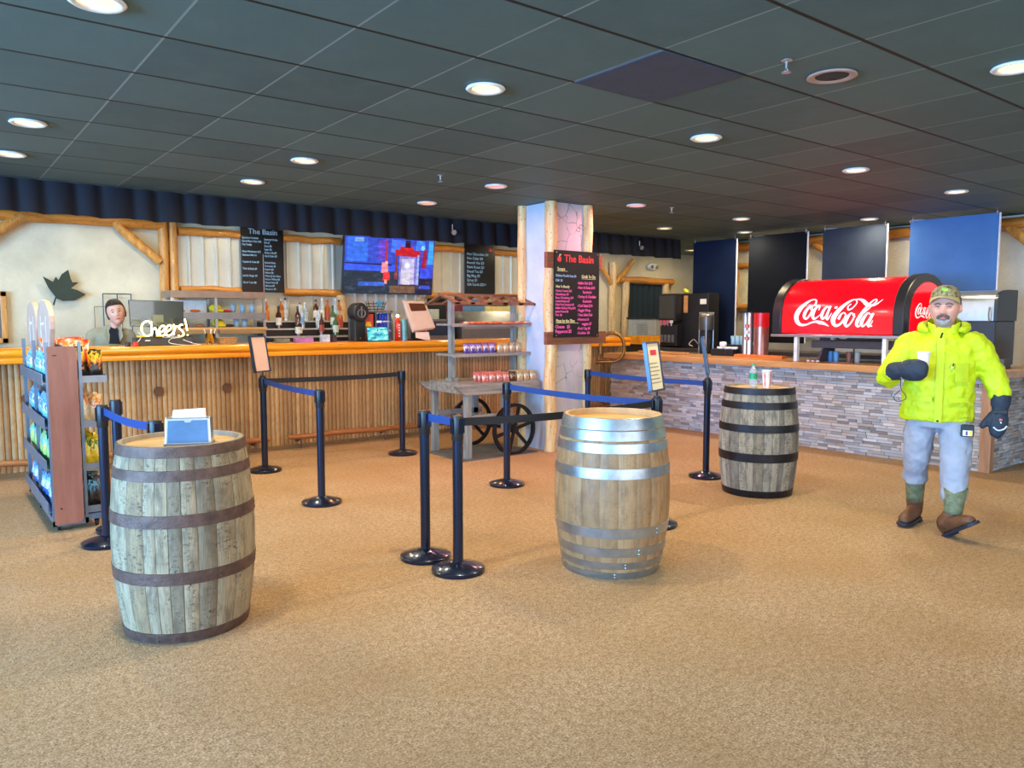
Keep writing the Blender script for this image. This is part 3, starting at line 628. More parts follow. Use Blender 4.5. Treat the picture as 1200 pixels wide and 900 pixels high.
def belt(a, b, lab, mat, z=.895, sag=.01, zb=None):
    (xa, ya), (xb, yb) = posts[a][0] if isinstance(a, str) else a, posts[b][0] if isinstance(b, str) else b
    L = math.hypot(xb - xa, yb - ya); dx, dy = (xb - xa) / L, (yb - ya) / L; xa += dx * .042; ya += dy * .042; xb -= dx * .042; yb -= dy * .042
    n = 12; vs = []; hw = .024; zb = z if zb is None else zb
    m = MB()
    for s in (-1, 1):
        for i in range(n + 1):
            u = i / n; zz = z + (zb - z) * u - sag * sin(PI * u)
            for h_ in (-hw, hw): vs.append((xa + (xb - xa) * u - dy * s * .0012, ya + (yb - ya) * u + dx * s * .0012, zz + h_))
    q = 2 * (n + 1)
    fs = [(2 * i, 2 * i + 1, 2 * i + 3, 2 * i + 2) for i in range(n)] + [(q + 2 * i, q + 2 * i + 2, q + 2 * i + 3, q + 2 * i + 1) for i in range(n)] + [(2 * i + 1, q + 2 * i + 1, q + 2 * i + 3, 2 * i + 3) for i in range(n)] + [(2 * i, 2 * i + 2, q + 2 * i + 2, q + 2 * i) for i in range(n)]
    m.raw(vs, fs); o = obj('belt', m, mat); tag(o, lab, 'barrier belt', 'retractable barrier belts')
    m = MB(); ang = math.atan2(dy, dx)
    for (px, py, zz) in ((xb, yb, zb),): m.M = Matrix.Translation((px, py, zz)) @ Matrix.Rotation(ang, 4, 'Z'); m.box((0, 0, 0), (.028, .012, .058))
    obj('belt_end', m, M_black, o, bevel=.003)
belt('A', 'B', 'short blue-lit belt running from the leftmost post to behind the left barrel', M_belt_lit, sag=.02)
belt('C', 'D', 'short blue-lit belt from the left sign post toward the viewer', M_belt_lit)
belt('C', 'E', 'long black belt parallel to the wooden bar', M_beltblack)
belt('F', 'G', 'very short blue-lit belt joining the close pair of posts', M_belt_lit, sag=0)
belt('G', 'K', 'dark belt from the close pair of posts to behind the centre barrel', M_beltblack, sag=.02)
belt('I', 'K', 'blue-lit belt from the post before the cart to the sign post at the centre barrel', M_belt_lit, sag=.015)
belt('J', 'L', 'blue-lit belt in front of the stone bar', M_belt_lit, sag=.012)
def post_sign(loc, rz, lab, paper, kind):
    t = thing('post_sign', lab, 'sign', loc, rz, 'sign frames on belt posts')
    m = MB(); m.cyl((0, 0, 0), (0, 0, .05), .008, 8); m.cyl((0, 0, 0), (0, 0, .012), .026, 16); obj('stem', m, M_black, t)
    T = Matrix.Translation((0, 0, .045)) @ Matrix.Rotation(math.radians(-9), 4, 'X')
    m = MB(); m.M = T
    for (a, b, c, d) in ((-.125, .125, 0, .014), (-.125, .125, .346, .36), (-.125, -.111, 0, .36), (.111, .125, 0, .36)): m.bb(a, b, -.014, .014, c, d)
    m.bb(-.12, .12, .0, .013, .005, .355); obj('frame', m, plain('sign_frame_metal', rgb(66, 80, 98), .3, .6), t)
    m = MB(); m.M = T; m.bb(-.112, .112, -.006, -.001, .013, .347); p = obj('sheet', m, paper, t)
    if kind:
        m = MB(); m.M = T; m.bb(-.05, .06, -.0075, -.006, .262, .30); obj('red_print', m, M_redp, p)
        m = MB(); m.M = T
        for i in range(6): m.bb(-.09, .09 - .02 * (i % 3), -.0075, -.006, .06 + .028 * i, .068 + .028 * i)
        obj('print_lines', m, plain('grey_print', rgb(150, 150, 140), .6), p)
    return t
post_sign((2.66, 7.46, .937), math.atan2(.58, .815) , 'upright framed sign with blank pinkish sheet on the post before the bar', plain('pinkish_sheet', rgb(214, 186, 172), .6, var=.03), 0)
post_sign((4.20, 3.74, .937), math.atan2(.346, .94) , 'tilted framed sign with red heading on the post behind the centre barrel', plain('cream_sheet', rgb(232, 224, 196), .6, var=.04), 1)
post_sign((5.885, 4.615, .937), math.radians(34) + math.radians(2), 'framed sign seen almost edge-on on the post left of the grey barrel', MATS['cream_sheet'], 1)

# ================================================================ SNACK RACK (left)
rk = thing('snack_rack', 'double-sided steel snack rack with brown laminate end panel at the left edge', 'display rack', (.70, 6.18, 0))
m = MB(); m.M = Matrix.Identity(4)
pl = []
for cxx, czz, a0 in ((.20 - .03, 1.31 - .03, 0), ):
    for i in range(7): a = a0 + R90 * i / 6; pl.append((cxx + .03 * cos(PI / 2 - a), czz + .03 * sin(PI / 2 - a)))
prof = [(0.0, .055), (0.0, 1.31)] + [(.145 + .035 * sin(R90 * i / 6), 1.275 + .035 * cos(R90 * i / 6)) for i in range(7)] + [(.145 + .035 * cos(R90 * i / 6), .09 - .035 * sin(R90 * i / 6)) for i in range(7)]
m.extr(prof, 'Y', -.02, 0); obj('end_panel', m, M_panel, rk, label='brown laminate end panel with rounded corners')
m = MB(); m.bb(.03, .055, -.024, -.02, 1.245, 1.252); m.cyl((.04, -.021, .17), (.04, -.024, .17), .006, 8); obj('panel_screws', m, M_black, rk)
LEN = 1.42
M_rail = plain('blue_grey_steel', rgb(120, 136, 156), .35, .6)
for y in (.0, .72, LEN):
    m = MB(); m.bb(-.012, .012, y, y + .025, .04, 1.34); m.bb(.19, .21, y, y + .025, .04, 1.34); m.bb(-.012, .21, y, y + .02, .04, .08); obj('upright', m, M_rail, rk)
m = MB(); m.bb(.09, .10, .0, LEN, .1, 1.32); obj('back_panel', m, plain('slate_back_panel', rgb(92, 108, 126), .4, .3), rk)
m = MB(); m.bb(-.01, .30, 0.01, LEN + .02, .06, .10); obj('base_shelf', m, M_rail, rk)
SH = [(.12, .32), (.43, .335), (.74, .345), (1.06, .375)]   # z, reach on the right hand side
for z, r in SH:
    m = MB(); m.bb(.10, r, .02, LEN, z, z + .008); m.bb(.20, r, .012, .02, z - .012, z + .038); m.bb(r - .004, r, .012, LEN, z - .012, z + .038); obj('shelf', m, M_steeld, rk)
for z in (.14, .44, .74, 1.05):
    m = MB(); m.bb(-.03, .09, .02, LEN, z, z + .006); m.bb(-.036, -.03, .02, LEN, z - .01, z + .07); obj('shelf', m, M_rail, rk, label='shelf lip on the left side of the rack')
for y in (.06, LEN - .05):
    for x in (.03, .27):
        m = MB(); m.cyl((x - .01, y, .028), (x + .01, y, .028), .028, 14); m.bb(x - .014, x + .014, y - .012, y + .012, .03, .062); obj('caster', m, M_black, rk, smooth=True, auto=True)
def topper(y0, y1, zt, lab):
    t = thing('ski_shaped_topper', lab, 'sign board', (.745, 6.18 + (y0 + y1) / 2, 1.29), 0, 'rounded boards on top of the rack')
    hw = (y1 - y0) / 2; h_ = zt - 1.29; pr = [(-hw * .78, 0), (hw * .78, 0), (hw, h_ * .4)] + [(hw * cos(a * PI / 12), h_ * .55 + h_ * .45 * sin(a * PI / 12)) for a in range(13)] + [(-hw, h_ * .4)]
    m = MB(); m.extr(pr, 'X', -.016, .016); obj('board', m, plain('pinkish_maple_board', rgb(198, 160, 142), .4), t, bevel=.003)
    m = MB()
    for s in (-1, 1): m.bb(-.018, -.0155, s * hw * .4 - .008, s * hw * .4 + .008, .03, h_ * .66)
    m.ball((-.018, 0, h_ * .5), .012, 10); obj('inlay', m, plain('pale_inlay', rgb(206, 200, 206), .5), t)
topper(.02, .72, 1.64, 'nearer rounded pinkish board standing on top of the snack rack')
topper(.80, 1.40, 1.64, 'farther rounded board standing on top of the snack rack, in shade')
# chip bags
def bag_mesh(w, h, d, seedv):
    rr = random.Random(seedv); nx, nz = 6, 8; m = MB(); vs = []
    for s in (-1, 1):
        for j in range(nz + 1):
            for i in range(nx + 1):
                u = i / nx * 2 - 1; v_ = j / nz; pu = max(0, 1 - abs(u) ** 3) ** .6; pv = sin(PI * v_) ** .55
                t = d / 2 * pu * pv * (1 + rr.uniform(-.18, .18)) + .0008
                vs.append((u * w / 2 * (1 - .08 * pv), s * t, v_ * h))
    n = nx + 1; N = n * (nz + 1)
    fs = [(j * n + i, j * n + i + 1, (j + 1) * n + i + 1, (j + 1) * n + i) for j in range(nz) for i in range(nx)]
    m.raw(vs, fs + [tuple(N + k for k in reversed(f)) for f in fs]); return m
def bag_mat(name, c1, c2, c3):
    if name in MATS: return MATS[name]
    t = NT(name); t.setp(.3, .15, coat=.3)
    tc = t.add('ShaderNodeTexCoord'); sp = t.add('ShaderNodeSeparateXYZ'); t.link(tc.outputs['Generated'], sp.inputs[0])
    n = t.noise(tc.outputs['Generated'], 4.5, 4, .7); z = t.math('ADD', sp.outputs[2], t.math('MULTIPLY', t.math('SUBTRACT', n, .5), 1.5))
    col = t.ramp(z, [(0.0, c1), (.42, c1), (.45, c2), (.62, c2), (.66, c3), (.85, c3), (.9, c1)]); t.link(col, t.b.inputs['Base Color'])
    t.bump(t.noise(tc.outputs['Object'], 40, 4), .5, .01); MATS[name] = t.m; return t.m
R_, W_, K_, Y_, B_, O_ = rgb(196, 34, 32), rgb(228, 222, 214), rgb(30, 28, 30), rgb(240, 204, 40), rgb(44, 96, 176), rgb(224, 128, 48)
BAGM = {'red': bag_mat('bag_red', R_, W_, O_), 'black_orange': bag_mat('bag_black_orange', K_, O_, Y_), 'blue': bag_mat('bag_blue', B_, W_, rgb(120, 190, 230)), 'yellow': bag_mat('bag_yellow', Y_, rgb(248, 226, 120), rgb(96, 140, 60)), 'black_blue': bag_mat('bag_black_blue', K_, rgb(60, 56, 52), rgb(70, 160, 220)), 'cream': bag_mat('bag_cream', rgb(226, 196, 150), W_, O_), 'aqua': bag_mat('bag_aqua', rgb(110, 190, 220), W_, rgb(70, 150, 200)), 'lime': bag_mat('bag_lime', rgb(170, 214, 120), rgb(230, 230, 110), rgb(120, 190, 190)),
        'purple': bag_mat('packet_purple', rgb(92, 70, 150), W_, rgb(150, 120, 190)), 'pink': bag_mat('packet_pink', rgb(206, 120, 110), W_, rgb(190, 90, 80)), 'brown': bag_mat('packet_brown', rgb(70, 50, 40), rgb(190, 150, 120), K_), 'tan': bag_mat('packet_tan', rgb(196, 160, 120), W_, rgb(150, 150, 90))}
BAGS = {}
def bag(kind, size, loc, rot, name, lab, cat, group):
    key = (kind, size)
    if key not in BAGS:
        o = obj(name, bag_mesh(*size, len(BAGS) + 5), BAGM[kind], smooth=True); BAGS[key] = o
    else:
        o = BAGS[key].copy(); COL.objects.link(o)
    o.name = name; o.location = loc; o.rotation_euler = rot; tag(o, lab, cat, group); return o
CB = (.155, .225, .075)
def shelf_bags(kind, z, xs, ys, lab, tilt=-.35, size=CB, jit=.02, rzj=.35, group='chip bags on the snack rack', tail=''):
    for q, y in enumerate(ys):
        for x in xs:
            side = '' if len(xs) == 1 else (' inside' if x == xs[0] else ' outside')
            bag(kind, size, (x + rnd.uniform(-jit, jit), y + rnd.uniform(-jit, jit), z), (tilt + rnd.uniform(-.12, .12), rnd.uniform(-.1, .1), rnd.uniform(-rzj, rzj)), 'chip_bag', lab + ', ' + ORD[q] + ' from near end' + side + tail, 'chip bag', group)
ys5 = [6.30, 6.48, 6.66, 6.84, 7.02, 7.2, 7.38]
for kk, (kind, z, lab) in {1: ('black_orange', 1.07, 'dark orange-and-yellow chip bag, top rack shelf'), 2: ('cream', .75, 'cream and orange chip bag, second rack shelf'), 3: ('yellow', .44, 'yellow chip bag, third rack shelf'), 4: ('black_blue', .13, 'black chip bag with blue top, bottom rack shelf')}.items():
    shelf_bags(kind, z + .012, (.895,) if kk < 4 else (.88,), [6.27 + .105 * q for q in range(12)], lab, tilt=-.22, jit=.012, rzj=.3); shelf_bags(kind, z + .012, (1.0,) if kk == 1 else (.985,), [6.27 + .105 * q for q in range(4)], lab, tilt=-.22, jit=.012, rzj=.3, size=(.10, .2, .06), tail=', outer column')
shelf_bags('red', 1.10, (.84, .96), [6.95, 7.12, 7.29, 7.46], 'red and orange snack bag heaped atop the rack', tilt=.15, rzj=.8)
shelf_bags('red', 1.20, (.82, .93), [6.35, 6.5, 6.65, 6.8], 'red and orange snack bag heaped atop the rack', tilt=-.5, rzj=.8, size=(.13, .18, .06), tail=', uppermost layer')
for kind, z, lab in (('aqua', 1.06, 'light blue bag, upper left-hand rack shelf'), ('aqua', .76, 'light blue bag, second left-hand rack shelf'), ('lime', .46, 'lime green bag, third left-hand rack shelf'), ('blue', .16, 'blue bag, bottom left-hand rack shelf')):
    for q, y in enumerate((6.26, 6.42, 6.58, 6.74, 7.0, 7.18, 7.36)):
        bag(kind, (.14, .2, .07), (.725 + rnd.uniform(-.005, .005), y, z), (rnd.uniform(-.05, .05), rnd.uniform(-.06, .06), R90 + rnd.uniform(-.08, .08)), 'chip_bag', lab + ', ' + ORD[q] + ' from the near end', 'chip bag', 'chip bags on the snack rack')

# ================================================================ SNACK CART
ct = thing('snack_cart', 'weathered grey wooden vendor cart with spoked wheels in front of the bar', 'cart', (4.62, 6.78, 0))
def part(name, fn, mat, parent=ct, **k):
    m = MB(); fn(m); return obj(name, m, mat, parent, **k)
# local coords: x 0..0.9 along the bar, y 0..0.66 depth
for (x, y) in ((0.0, .0), (.0, .66)): part('leg', lambda m: m.bb(x - .035, x + .035, y - .035, y + .035, 0, .7), M_weatherz, bevel=.004)
part('leg', lambda m: m.bb(.53 - .035, .53 + .035, .60, .67, .27, .72), M_weatherz, bevel=.004)
part('leg', lambda m: m.bb(.53 - .035, .53 + .035, .0, .07, .27, .72), M_weatherz, bevel=.004)
def beamp(m, y):
    m.extr([(-.19, .80), (.96, .80), (.96, .69), (-.06, .69), (-.16, .765)], 'Y', y - .025, y + .025)
part('side_beam', lambda m: beamp(m, -.03), M_weather, bevel=.004); part('side_beam', lambda m: beamp(m, .69), M_weather, bevel=.004)
part('end_board', lambda m: m.bb(-.07, -.03, -.03, .69, .70, .80), M_weather, bevel=.004)
def deck(m):
    for i in range(6): m.bb(-.06, .96, -.02 + .117 * i, .09 + .117 * i, .79, .812)
part('deck', deck, M_weather)
part('axle_beam', lambda m: m.bb(-.0, .62, -.01, .03, .41, .47), M_weather); part('axle_beam', lambda m: m.bb(0, .62, .60, .64, .41, .47), M_weather)
part('axle', lambda m: m.cyl((.555, -.12, .288), (.555, .78, .288), .018, 10), plain('black_iron', rgb(26, 28, 34), .45, .4))
def wheel(y):
    m = MB(); c = (.555, y, .288); R = .288; n = 44
    sec = [(R, -.018), (R, .018), (R - .036, .018), (R - .036, -.018)]
    rings = [[(c[0] + r * cos(2 * PI * j / n), c[1] + q, c[2] + r * sin(2 * PI * j / n)) for r, q in sec] for j in range(n)]
    vs = [p for r in rings for p in r]; fs = [(4 * j + k, 4 * j + (k + 1) % 4, 4 * ((j + 1) % n) + (k + 1) % 4, 4 * ((j + 1) % n) + k) for j in range(n) for k in range(4)]
    m.raw(vs, fs); w_ = obj('wheel', m, MATS['black_iron'], ct)
    m = MB(); m.cyl((c[0], y - .035, c[2]), (c[0], y + .035, c[2]), .04, 18); obj('hub', m, MATS['black_iron'], w_, smooth=True, auto=True)
    m = MB()
    for k in range(6):
        a = 2 * PI * k / 6 + .25; m.M = Matrix.Translation(c) @ Matrix.Rotation(-a, 4, 'Y'); m.box((.145, 0, 0), (.23, .018, .036))
    obj('spokes', m, MATS['black_iron'], w_)
wheel(-.10); wheel(.73)
for x in (.06, .93):
    part('shelf_post', lambda m: m.bb(x - .028, x + .028, .40 - .028, .40 + .028, .81, 1.75), M_weatherz, bevel=.003)
    part('post_foot', lambda m: m.bb(x - .045, x + .045, .34, .46, .81, .85), M_weatherz, bevel=.003)
for z in (1.10, 1.43):
    part('shelf', lambda m: (m.bb(-.06, 1.0, .20, .30, z, z + .022), m.bb(-.06, 1.0, .31, .41, z, z + .022), m.bb(-.06, 1.0, .42, .52, z, z + .022), m.bb(-.06, 1.02, .18, .20, z - .012, z + .024)), M_weather)
M_roof = wood('roof_slat_wood', rgb(84, 58, 46), rgb(146, 104, 78), 'X', 5, .6)
def roof(m):
    zr, ze = 1.775, 1.68
    for s in (-1, 1):
        y0, y1 = .40, .40 + s * .30
        m.raw([(-.1, y1, ze), (1.06, y1, ze), (1.06, y1, ze - .025), (-.1, y1, ze - .025), (-.1, y1 - s * .03, ze + .008), (1.06, y1 - s * .03, ze + .008), (1.06, y1 - s * .03, ze - .017), (-.1, y1 - s * .03, ze - .017)], [(0, 1, 2, 3), (4, 5, 6, 7), (0, 1, 5, 4), (3, 2, 6, 7), (0, 3, 7, 4), (1, 2, 6, 5)])
        for x in (-.08, .12, .34, .56, .78, 1.0):
            a, b = x, x + .06; m.raw([(a, y0, zr), (b, y0, zr), (b, y1, ze), (a, y1, ze), (a, y0, zr - .02), (b, y0, zr - .02), (b, y1, ze - .02), (a, y1, ze - .02)], [(0, 1, 2, 3), (4, 5, 6, 7), (0, 1, 5, 4), (3, 2, 6, 7), (0, 3, 7, 4), (1, 2, 6, 5)])
    m.bb(-.1, 1.06, .385, .415, zr - .02, zr + .008)
part('slatted_roof', roof, M_roof)
mt = MB(); mt.bb(4.48, 5.50, 6.66, 7.42, .0, .008); tag(obj('floor_sheet', mt, plain('grey_floor_sheet', rgb(92, 92, 94), .8, bump=.3, bscale=200)), 'thin grey sheet on the floor under the snack cart', 'mat')  # thin flat grey sheet on the floor below the cart
def row(kind, n, x0, dx, y, z, size, tilt, lab, name='snack_packet'):
    rw = ', front row' if y == 0 else ', middle row' if y == .08 else ', back row' if y == .16 else ''
    for i in range(n): bag(kind, size, (4.62 + x0 + i * dx, 6.78 + y, z), (tilt + rnd.uniform(-.06, .06), 0, rnd.uniform(-.08, .08)), name, lab + rw + (', %s from the left' % ORD[i] if n > 1 else ''), 'snack packet', 'snack packets on the cart')
PK = (.088, .11, .03)
for k, y in enumerate((.0, .08, .16)):
    row('pink', 4, .24, .095, y, .812, PK, -.15, 'pinkish snack packet on the cart deck'); row('brown', 1, .62, .1, y, .812, PK, -.15, 'dark brown snack packet on the cart deck'); row('tan', 3, .72, .095, y, .812, PK, -.15, 'tan snack packet on the cart deck')
row('purple', 5, .16, .088, .24, 1.123, (.085, .115, .03), -.12, 'purple and white snack packet on the middle cart shelf'); row('tan', 4, .62, .088, .24, 1.123, (.085, .11, .03), -.12, 'tan snack packet on the middle cart shelf')
for i in range(10):
    bag('red', (.10, .13, .03), (4.62 + .14 + .088 * i, 6.78 + .26 + rnd.uniform(0, .03), 1.462 + rnd.uniform(0, .008)), (R90 + .15, 0, rnd.uniform(-.5, .5)), 'candy_packet', 'red candy packet lying on the upper cart shelf, ' + ORD[i] + ' from the left', 'snack packet', 'red candy packets on the cart')
# ================================================================ CHALKBOARDS
M_pink = plain('pink_chalk', rgb(232, 96, 168), .8, var=.05); M_redc = plain('red_chalk', rgb(232, 60, 62), .8, var=.05); M_yelc = plain('cream_chalk', rgb(220, 220, 160), .8, var=.05); M_bluec = plain('pale_blue_chalk', rgb(150, 186, 210), .8, var=.05)
mbd = thing('menu_chalkboard', 'black menu chalkboard with red heading The Basin on the column', 'menu board', (5.88, 6.47, 1.30))
def planks(x0, x1, z0, z1, lab):
    m = MB(); m.bb(x0, x1, -.015, .035, z0, z1); obj('backing_plank', m, M_brownplank, mbd, label=lab, bevel=.004)
planks(-.43, .40, .76, .93, None); planks(-.43, .47, -.08, .06, None)
m = MB(); m.bb(-.335, .335, -.035, -.015, -.0, .955); obj('board', m, M_chalk, mbd)
RX = (R90, 0, 0)
text('heading', 'The Basin', (-.20, -.037, .83), RX, .115, M_redc, mbd, sx=.98, off=.002)
m = MB(); m.ball((-.27, -.037, .855), .034, 14, (.85, .15, 1)); obj('apple_drawing', m, M_redc, mbd, smooth=True)
m = MB(); m.tube([(-.27, -.038, .885), (-.265, -.038, .91)], .003, 6); m.tube([(-.262, -.038, .895), (-.245, -.038, .91)], .003, 6); obj('apple_stem', m, M_yelc, mbd)
text('menu_text', 'Soups\n', (-.30, -.037, .735), RX, .05, M_yelc, mbd, sx=.95, off=.0006)
text('menu_text', 'Chicken Noodle Soup $6\nChili  $6', (-.325, -.037, .665), RX, .038, M_bluec, mbd, sx=.78, space=1.35, off=.0006)
text('menu_text', 'Hot \'n Ready', (-.32, -.037, .545), RX, .042, M_yelc, mbd, sx=.9, off=.0006)
text('menu_text', 'Chicken Tenders $12\nCheeseburger $9\nBacon Cheeseburg. $10\nLoaded Nachos $9\nPulled Pork Sandwich $9\nBuffalo Chicken Wrap $10\nJumbo Pretzel $6\nFries  $6', (-.325, -.037, .50), RX, .035, M_pink, mbd, sx=.78, space=1.08, off=.0006)
text('menu_text', 'Pizza by the Slice', (-.315, -.037, .165), RX, .05, M_yelc, mbd, sx=.8, off=.0008)
text('menu_text', 'Cheese   $5\nPepperoni $5', (-.325, -.037, .10), RX, .052, M_pink, mbd, sx=.85, space=1.0, off=.001)
text('menu_text', 'Grab \'n Go', (.06, -.037, .66), RX, .052, M_yelc, mbd, sx=.9, off=.0008)
text('menu_text', '-Italian Sub $10\n-Ham & Swiss $10\n        Sandwich\n-Turkey & Cheddar\n        Sandwich\n-Chef Salad $10\n-Veggie Wrap\n-Tuna Salad Sub\n-Hummus &\n       veggies $7\n-Fruit Cup $4\n-Cookies  $4', (.0, -.037, .59), RX, .043, M_pink, mbd, sx=.84, space=1.18, off=.0009)
m = MB()
for a, b, z in ((-.30, -.15, .725), (.06, .28, .648), (-.315, .02, .155)): m.bb(a, b, -.037, -.035, z, z + .004)
obj('underline', m, M_yelc, mbd)
m = MB()
for a, b in ((-.31, .93), (.31, .93), (-.31, .02), (.31, .02)): m.ball((a, -.036, b), .009, 8, (1, .4, 1))
obj('screws', m, M_steel, mbd)
cb = thing('wall_chalkboard', 'double black chalkboard menu with pale blue writing left of the television', 'menu board', (3.71, YB - .10, 1.86))
m = MB(); m.bb(-.285, .0, -.03, 0, 0, .87); obj('board', m, M_chalk, cb)
m = MB(); m.bb(.004, .285, -.03, 0, 0, .85); obj('board', m, M_chalk, cb)
text('heading', 'The Basin', (-.19, -.032, .765), RX, .10, M_bluec, cb, off=.001)
text('menu_text', 'Signature Cocktails\nSpiced Rum Cider $12\nHot Toddy\n\nMaple Manhattan $12\nEspresso Martini\n\nCaptain & Coke $9\n\nTito\'s & Soda $9\n\nJack & Ginger $9\n\nGin & Tonic $8', (-.275, -.032, .70), RX, .037, M_bluec, cb, sx=.76, space=1.22, off=.0004)
text('menu_text', 'Seasonal Drinks\nIPA $7\nStout $8\nLager $6\nAmber Ale $7\nHard Cider $7\n\nBottled Beer\nDomestic $5\nImport $6\nSeltzer $6\nWine by the Glass\nRed or White $8\nHouse Pour $7\nMimosa $9\nProsecco $9', (.02, -.032, .69), RX, .036, M_bluec, cb, sx=.8, space=1.22, off=.0004)
m = MB(); m.bb(-.003, .006, -.034, -.03, 0, .5); obj('divider', m, M_steel, cb)
cb2 = thing('wall_chalkboard', 'black chalkboard with red dot and white prices between the television and column', 'menu board', (7.26, YB - .10, 1.88))
m = MB(); m.bb(-.29, .29, -.03, 0, 0, .84); obj('board', m, M_chalk, cb2)
text('menu_text', 'Hot Chocolate $4\nHot Cider $4\nFrench Van $3\nDark Roast $3\nDecaf Tea $3\nBig Mug $5\nSyrup $1\nGift Cards $25+', (-.26, -.032, .64), RX, .06, M_bluec, cb2, sx=.95, space=1.15, off=.0006)
m = MB(); m.ball((.21, -.03, .74), .035, 12, (1, .2, 1)); obj('red_dot', m, M_redc, cb2, smooth=True)

# ================================================================ WALL THINGS
# television
tv = thing('television', 'large wall television showing a lantern in blue snowy light', 'television', (5.53, YB - .22, 1.87)); tvM = Matrix.Rotation(math.radians(8), 4, 'X')
TW, TH = 1.48, .83
def tmb(): m = MB(); m.M = tvM; return m
m = tmb(); m.bb(-TW / 2, TW / 2, -.02, .03, 0, TH); obj('frame', m, M_black, tv, bevel=.004)
m = tmb(); m.bb(-.2, .2, .03, .14, .25, .55); obj('wall_bracket', m, M_black, tv)
# picture as patches of lit colour on the one screen mesh
patches = [((0, 0, 1, 1), (38, 70, 190)), ((0, 0, 1, .42), (24, 44, 62)), ((0, .40, .6, .52), (40, 84, 230)), ((0, .50, .52, .53), (16, 20, 60)), ((.02, .56, .25, .98), (36, 100, 220)), ((.1, .9, .2, .97), (120, 160, 220)), ((.36, .60, .47, .95), (90, 60, 190)), ((.44, .54, .47, .98), (170, 40, 70)), ((.5, .75, .66, .97), (60, 110, 240)), ((.78, .8, .9, .98), (50, 120, 235)), ((.55, .68, .84, .80), (180, 16, 30)), ((.60, .78, .76, .86), (190, 20, 34)), ((.66, .84, .72, .97), (30, 10, 24)), ((.55, .25, .59, .7), (120, 50, 60)), ((.60, .12, .80, .68), (120, 120, 190)), ((.62, .18, .78, .64), (186, 176, 214)), ((.64, .16, .74, .42), (200, 196, 210)), ((.80, .16, .835, .72), (150, 160, 230)), ((.60, .10, .83, .17), (60, 40, 50)), ((.40, .36, .48, .56), (220, 130, 140)), ((.42, .24, .50, .38), (214, 40, 50)), ((.44, .17, .47, .25), (240, 150, 110)), ((.15, .13, .45, .2), (50, 90, 190)), ((.5, .02, .8, .14), (110, 80, 60)), ((.86, .48, .92, .82), (150, 20, 50)), ((.93, .55, 1, .98), (50, 150, 230)), ((.84, .3, 1, .48), (40, 70, 220)), ((.84, .14, 1, .28), (12, 12, 50)), ((.84, .1, .98, .16), (50, 80, 200)), ((.8, .0, 1, .08), (14, 14, 60))]
def scr(i, c, st):
    t = NT('screen_%d' % i); t.setp(.25); t.b.inputs['Base Color'].default_value = (.01, .01, .01, 1)
    n = t.noise(t.coord('Object', (1, 1, 2.2)), 9, 6, .7); t.link(t.ramp(n, [(.3, tuple(x * .45 for x in c[:3]) + (1,)), (.55, c), (.75, tuple(min(1, x * 1.5 + .04) for x in c[:3]) + (1,))]), t.b.inputs['Emission Color'])
    t.b.inputs['Emission Strength'].default_value = st; return t.m
m = tmb(); mats = []
for i, ((a, b, c, d), col3) in enumerate(patches):
    m.m = i; g = .006; y = -.021 - .00025 * i
    xa, xb = -TW / 2 + .012 + (TW - .024) * a, -TW / 2 + .012 + (TW - .024) * c; za, zb = .012 + (TH - .024) * b, .012 + (TH - .024) * d
    j = (0 if i == 0 else .02)
    m.raw([(xa, y, za + j * rnd.uniform(-1, 1) * .5), (xb, y, za), (xb - j * rnd.uniform(0, 1), y, zb), (xa + j * rnd.uniform(0, 1), y, zb)], [(0, 1, 2, 3)])
    mats.append(scr(i, rgb(*col3), 1.25))
k = len(patches)
def disc(cx, cz, r, colr, st):
    global k
    m.m = k; y = -.021 - .00025 * k; X = -TW / 2 + TW * cx; Z = TH * cz; m.raw([(X + r * cos(a * PI / 8), y, Z + r * sin(a * PI / 8)) for a in range(16)], [tuple(range(16))]); mats.append(glow('screen_%d' % k, rgb(*colr), st, (0.01, 0.01, 0.01, 1))); k += 1
disc(.86, .84, .035, (120, 200, 240), 1.1); disc(.69, .52, .06, (180, 190, 230), 1.2); disc(.69, .52, .03, (190, 255, 250), 2.2); disc(.455, .55, .025, (240, 170, 170), 1.1)
o = obj('screen', m, mats, tv)
# leaf
lf = MB(); pts = [(-.105, -.17), (-.075, -.08), (-.14, .02), (-.19, .15), (-.09, .09), (-.06, .15), (-.035, .11), (0, .18), (.07, .235), (.09, .13), (.105, .09), (.17, .09), (.09, .02), (.155, .0), (.24, -.05), (.12, -.12), (.0, -.13), (-.065, -.10), (-.09, -.185)]
lf.extr(pts, 'Y', -.02, -.008); o = obj('leaf_cutout', lf, plain('dark_green_metal', rgb(44, 58, 48), .5, .3), None, bevel=.003); o.location = (1.36, YB - .06, 1.84); tag(o, 'dark green metal maple leaf mounted on the cream wall', 'wall decoration')
m = MB(); m.cyl((0, -.01, 0), (0, .062, 0), .008, 8); obj('standoff', m, M_steel, o)
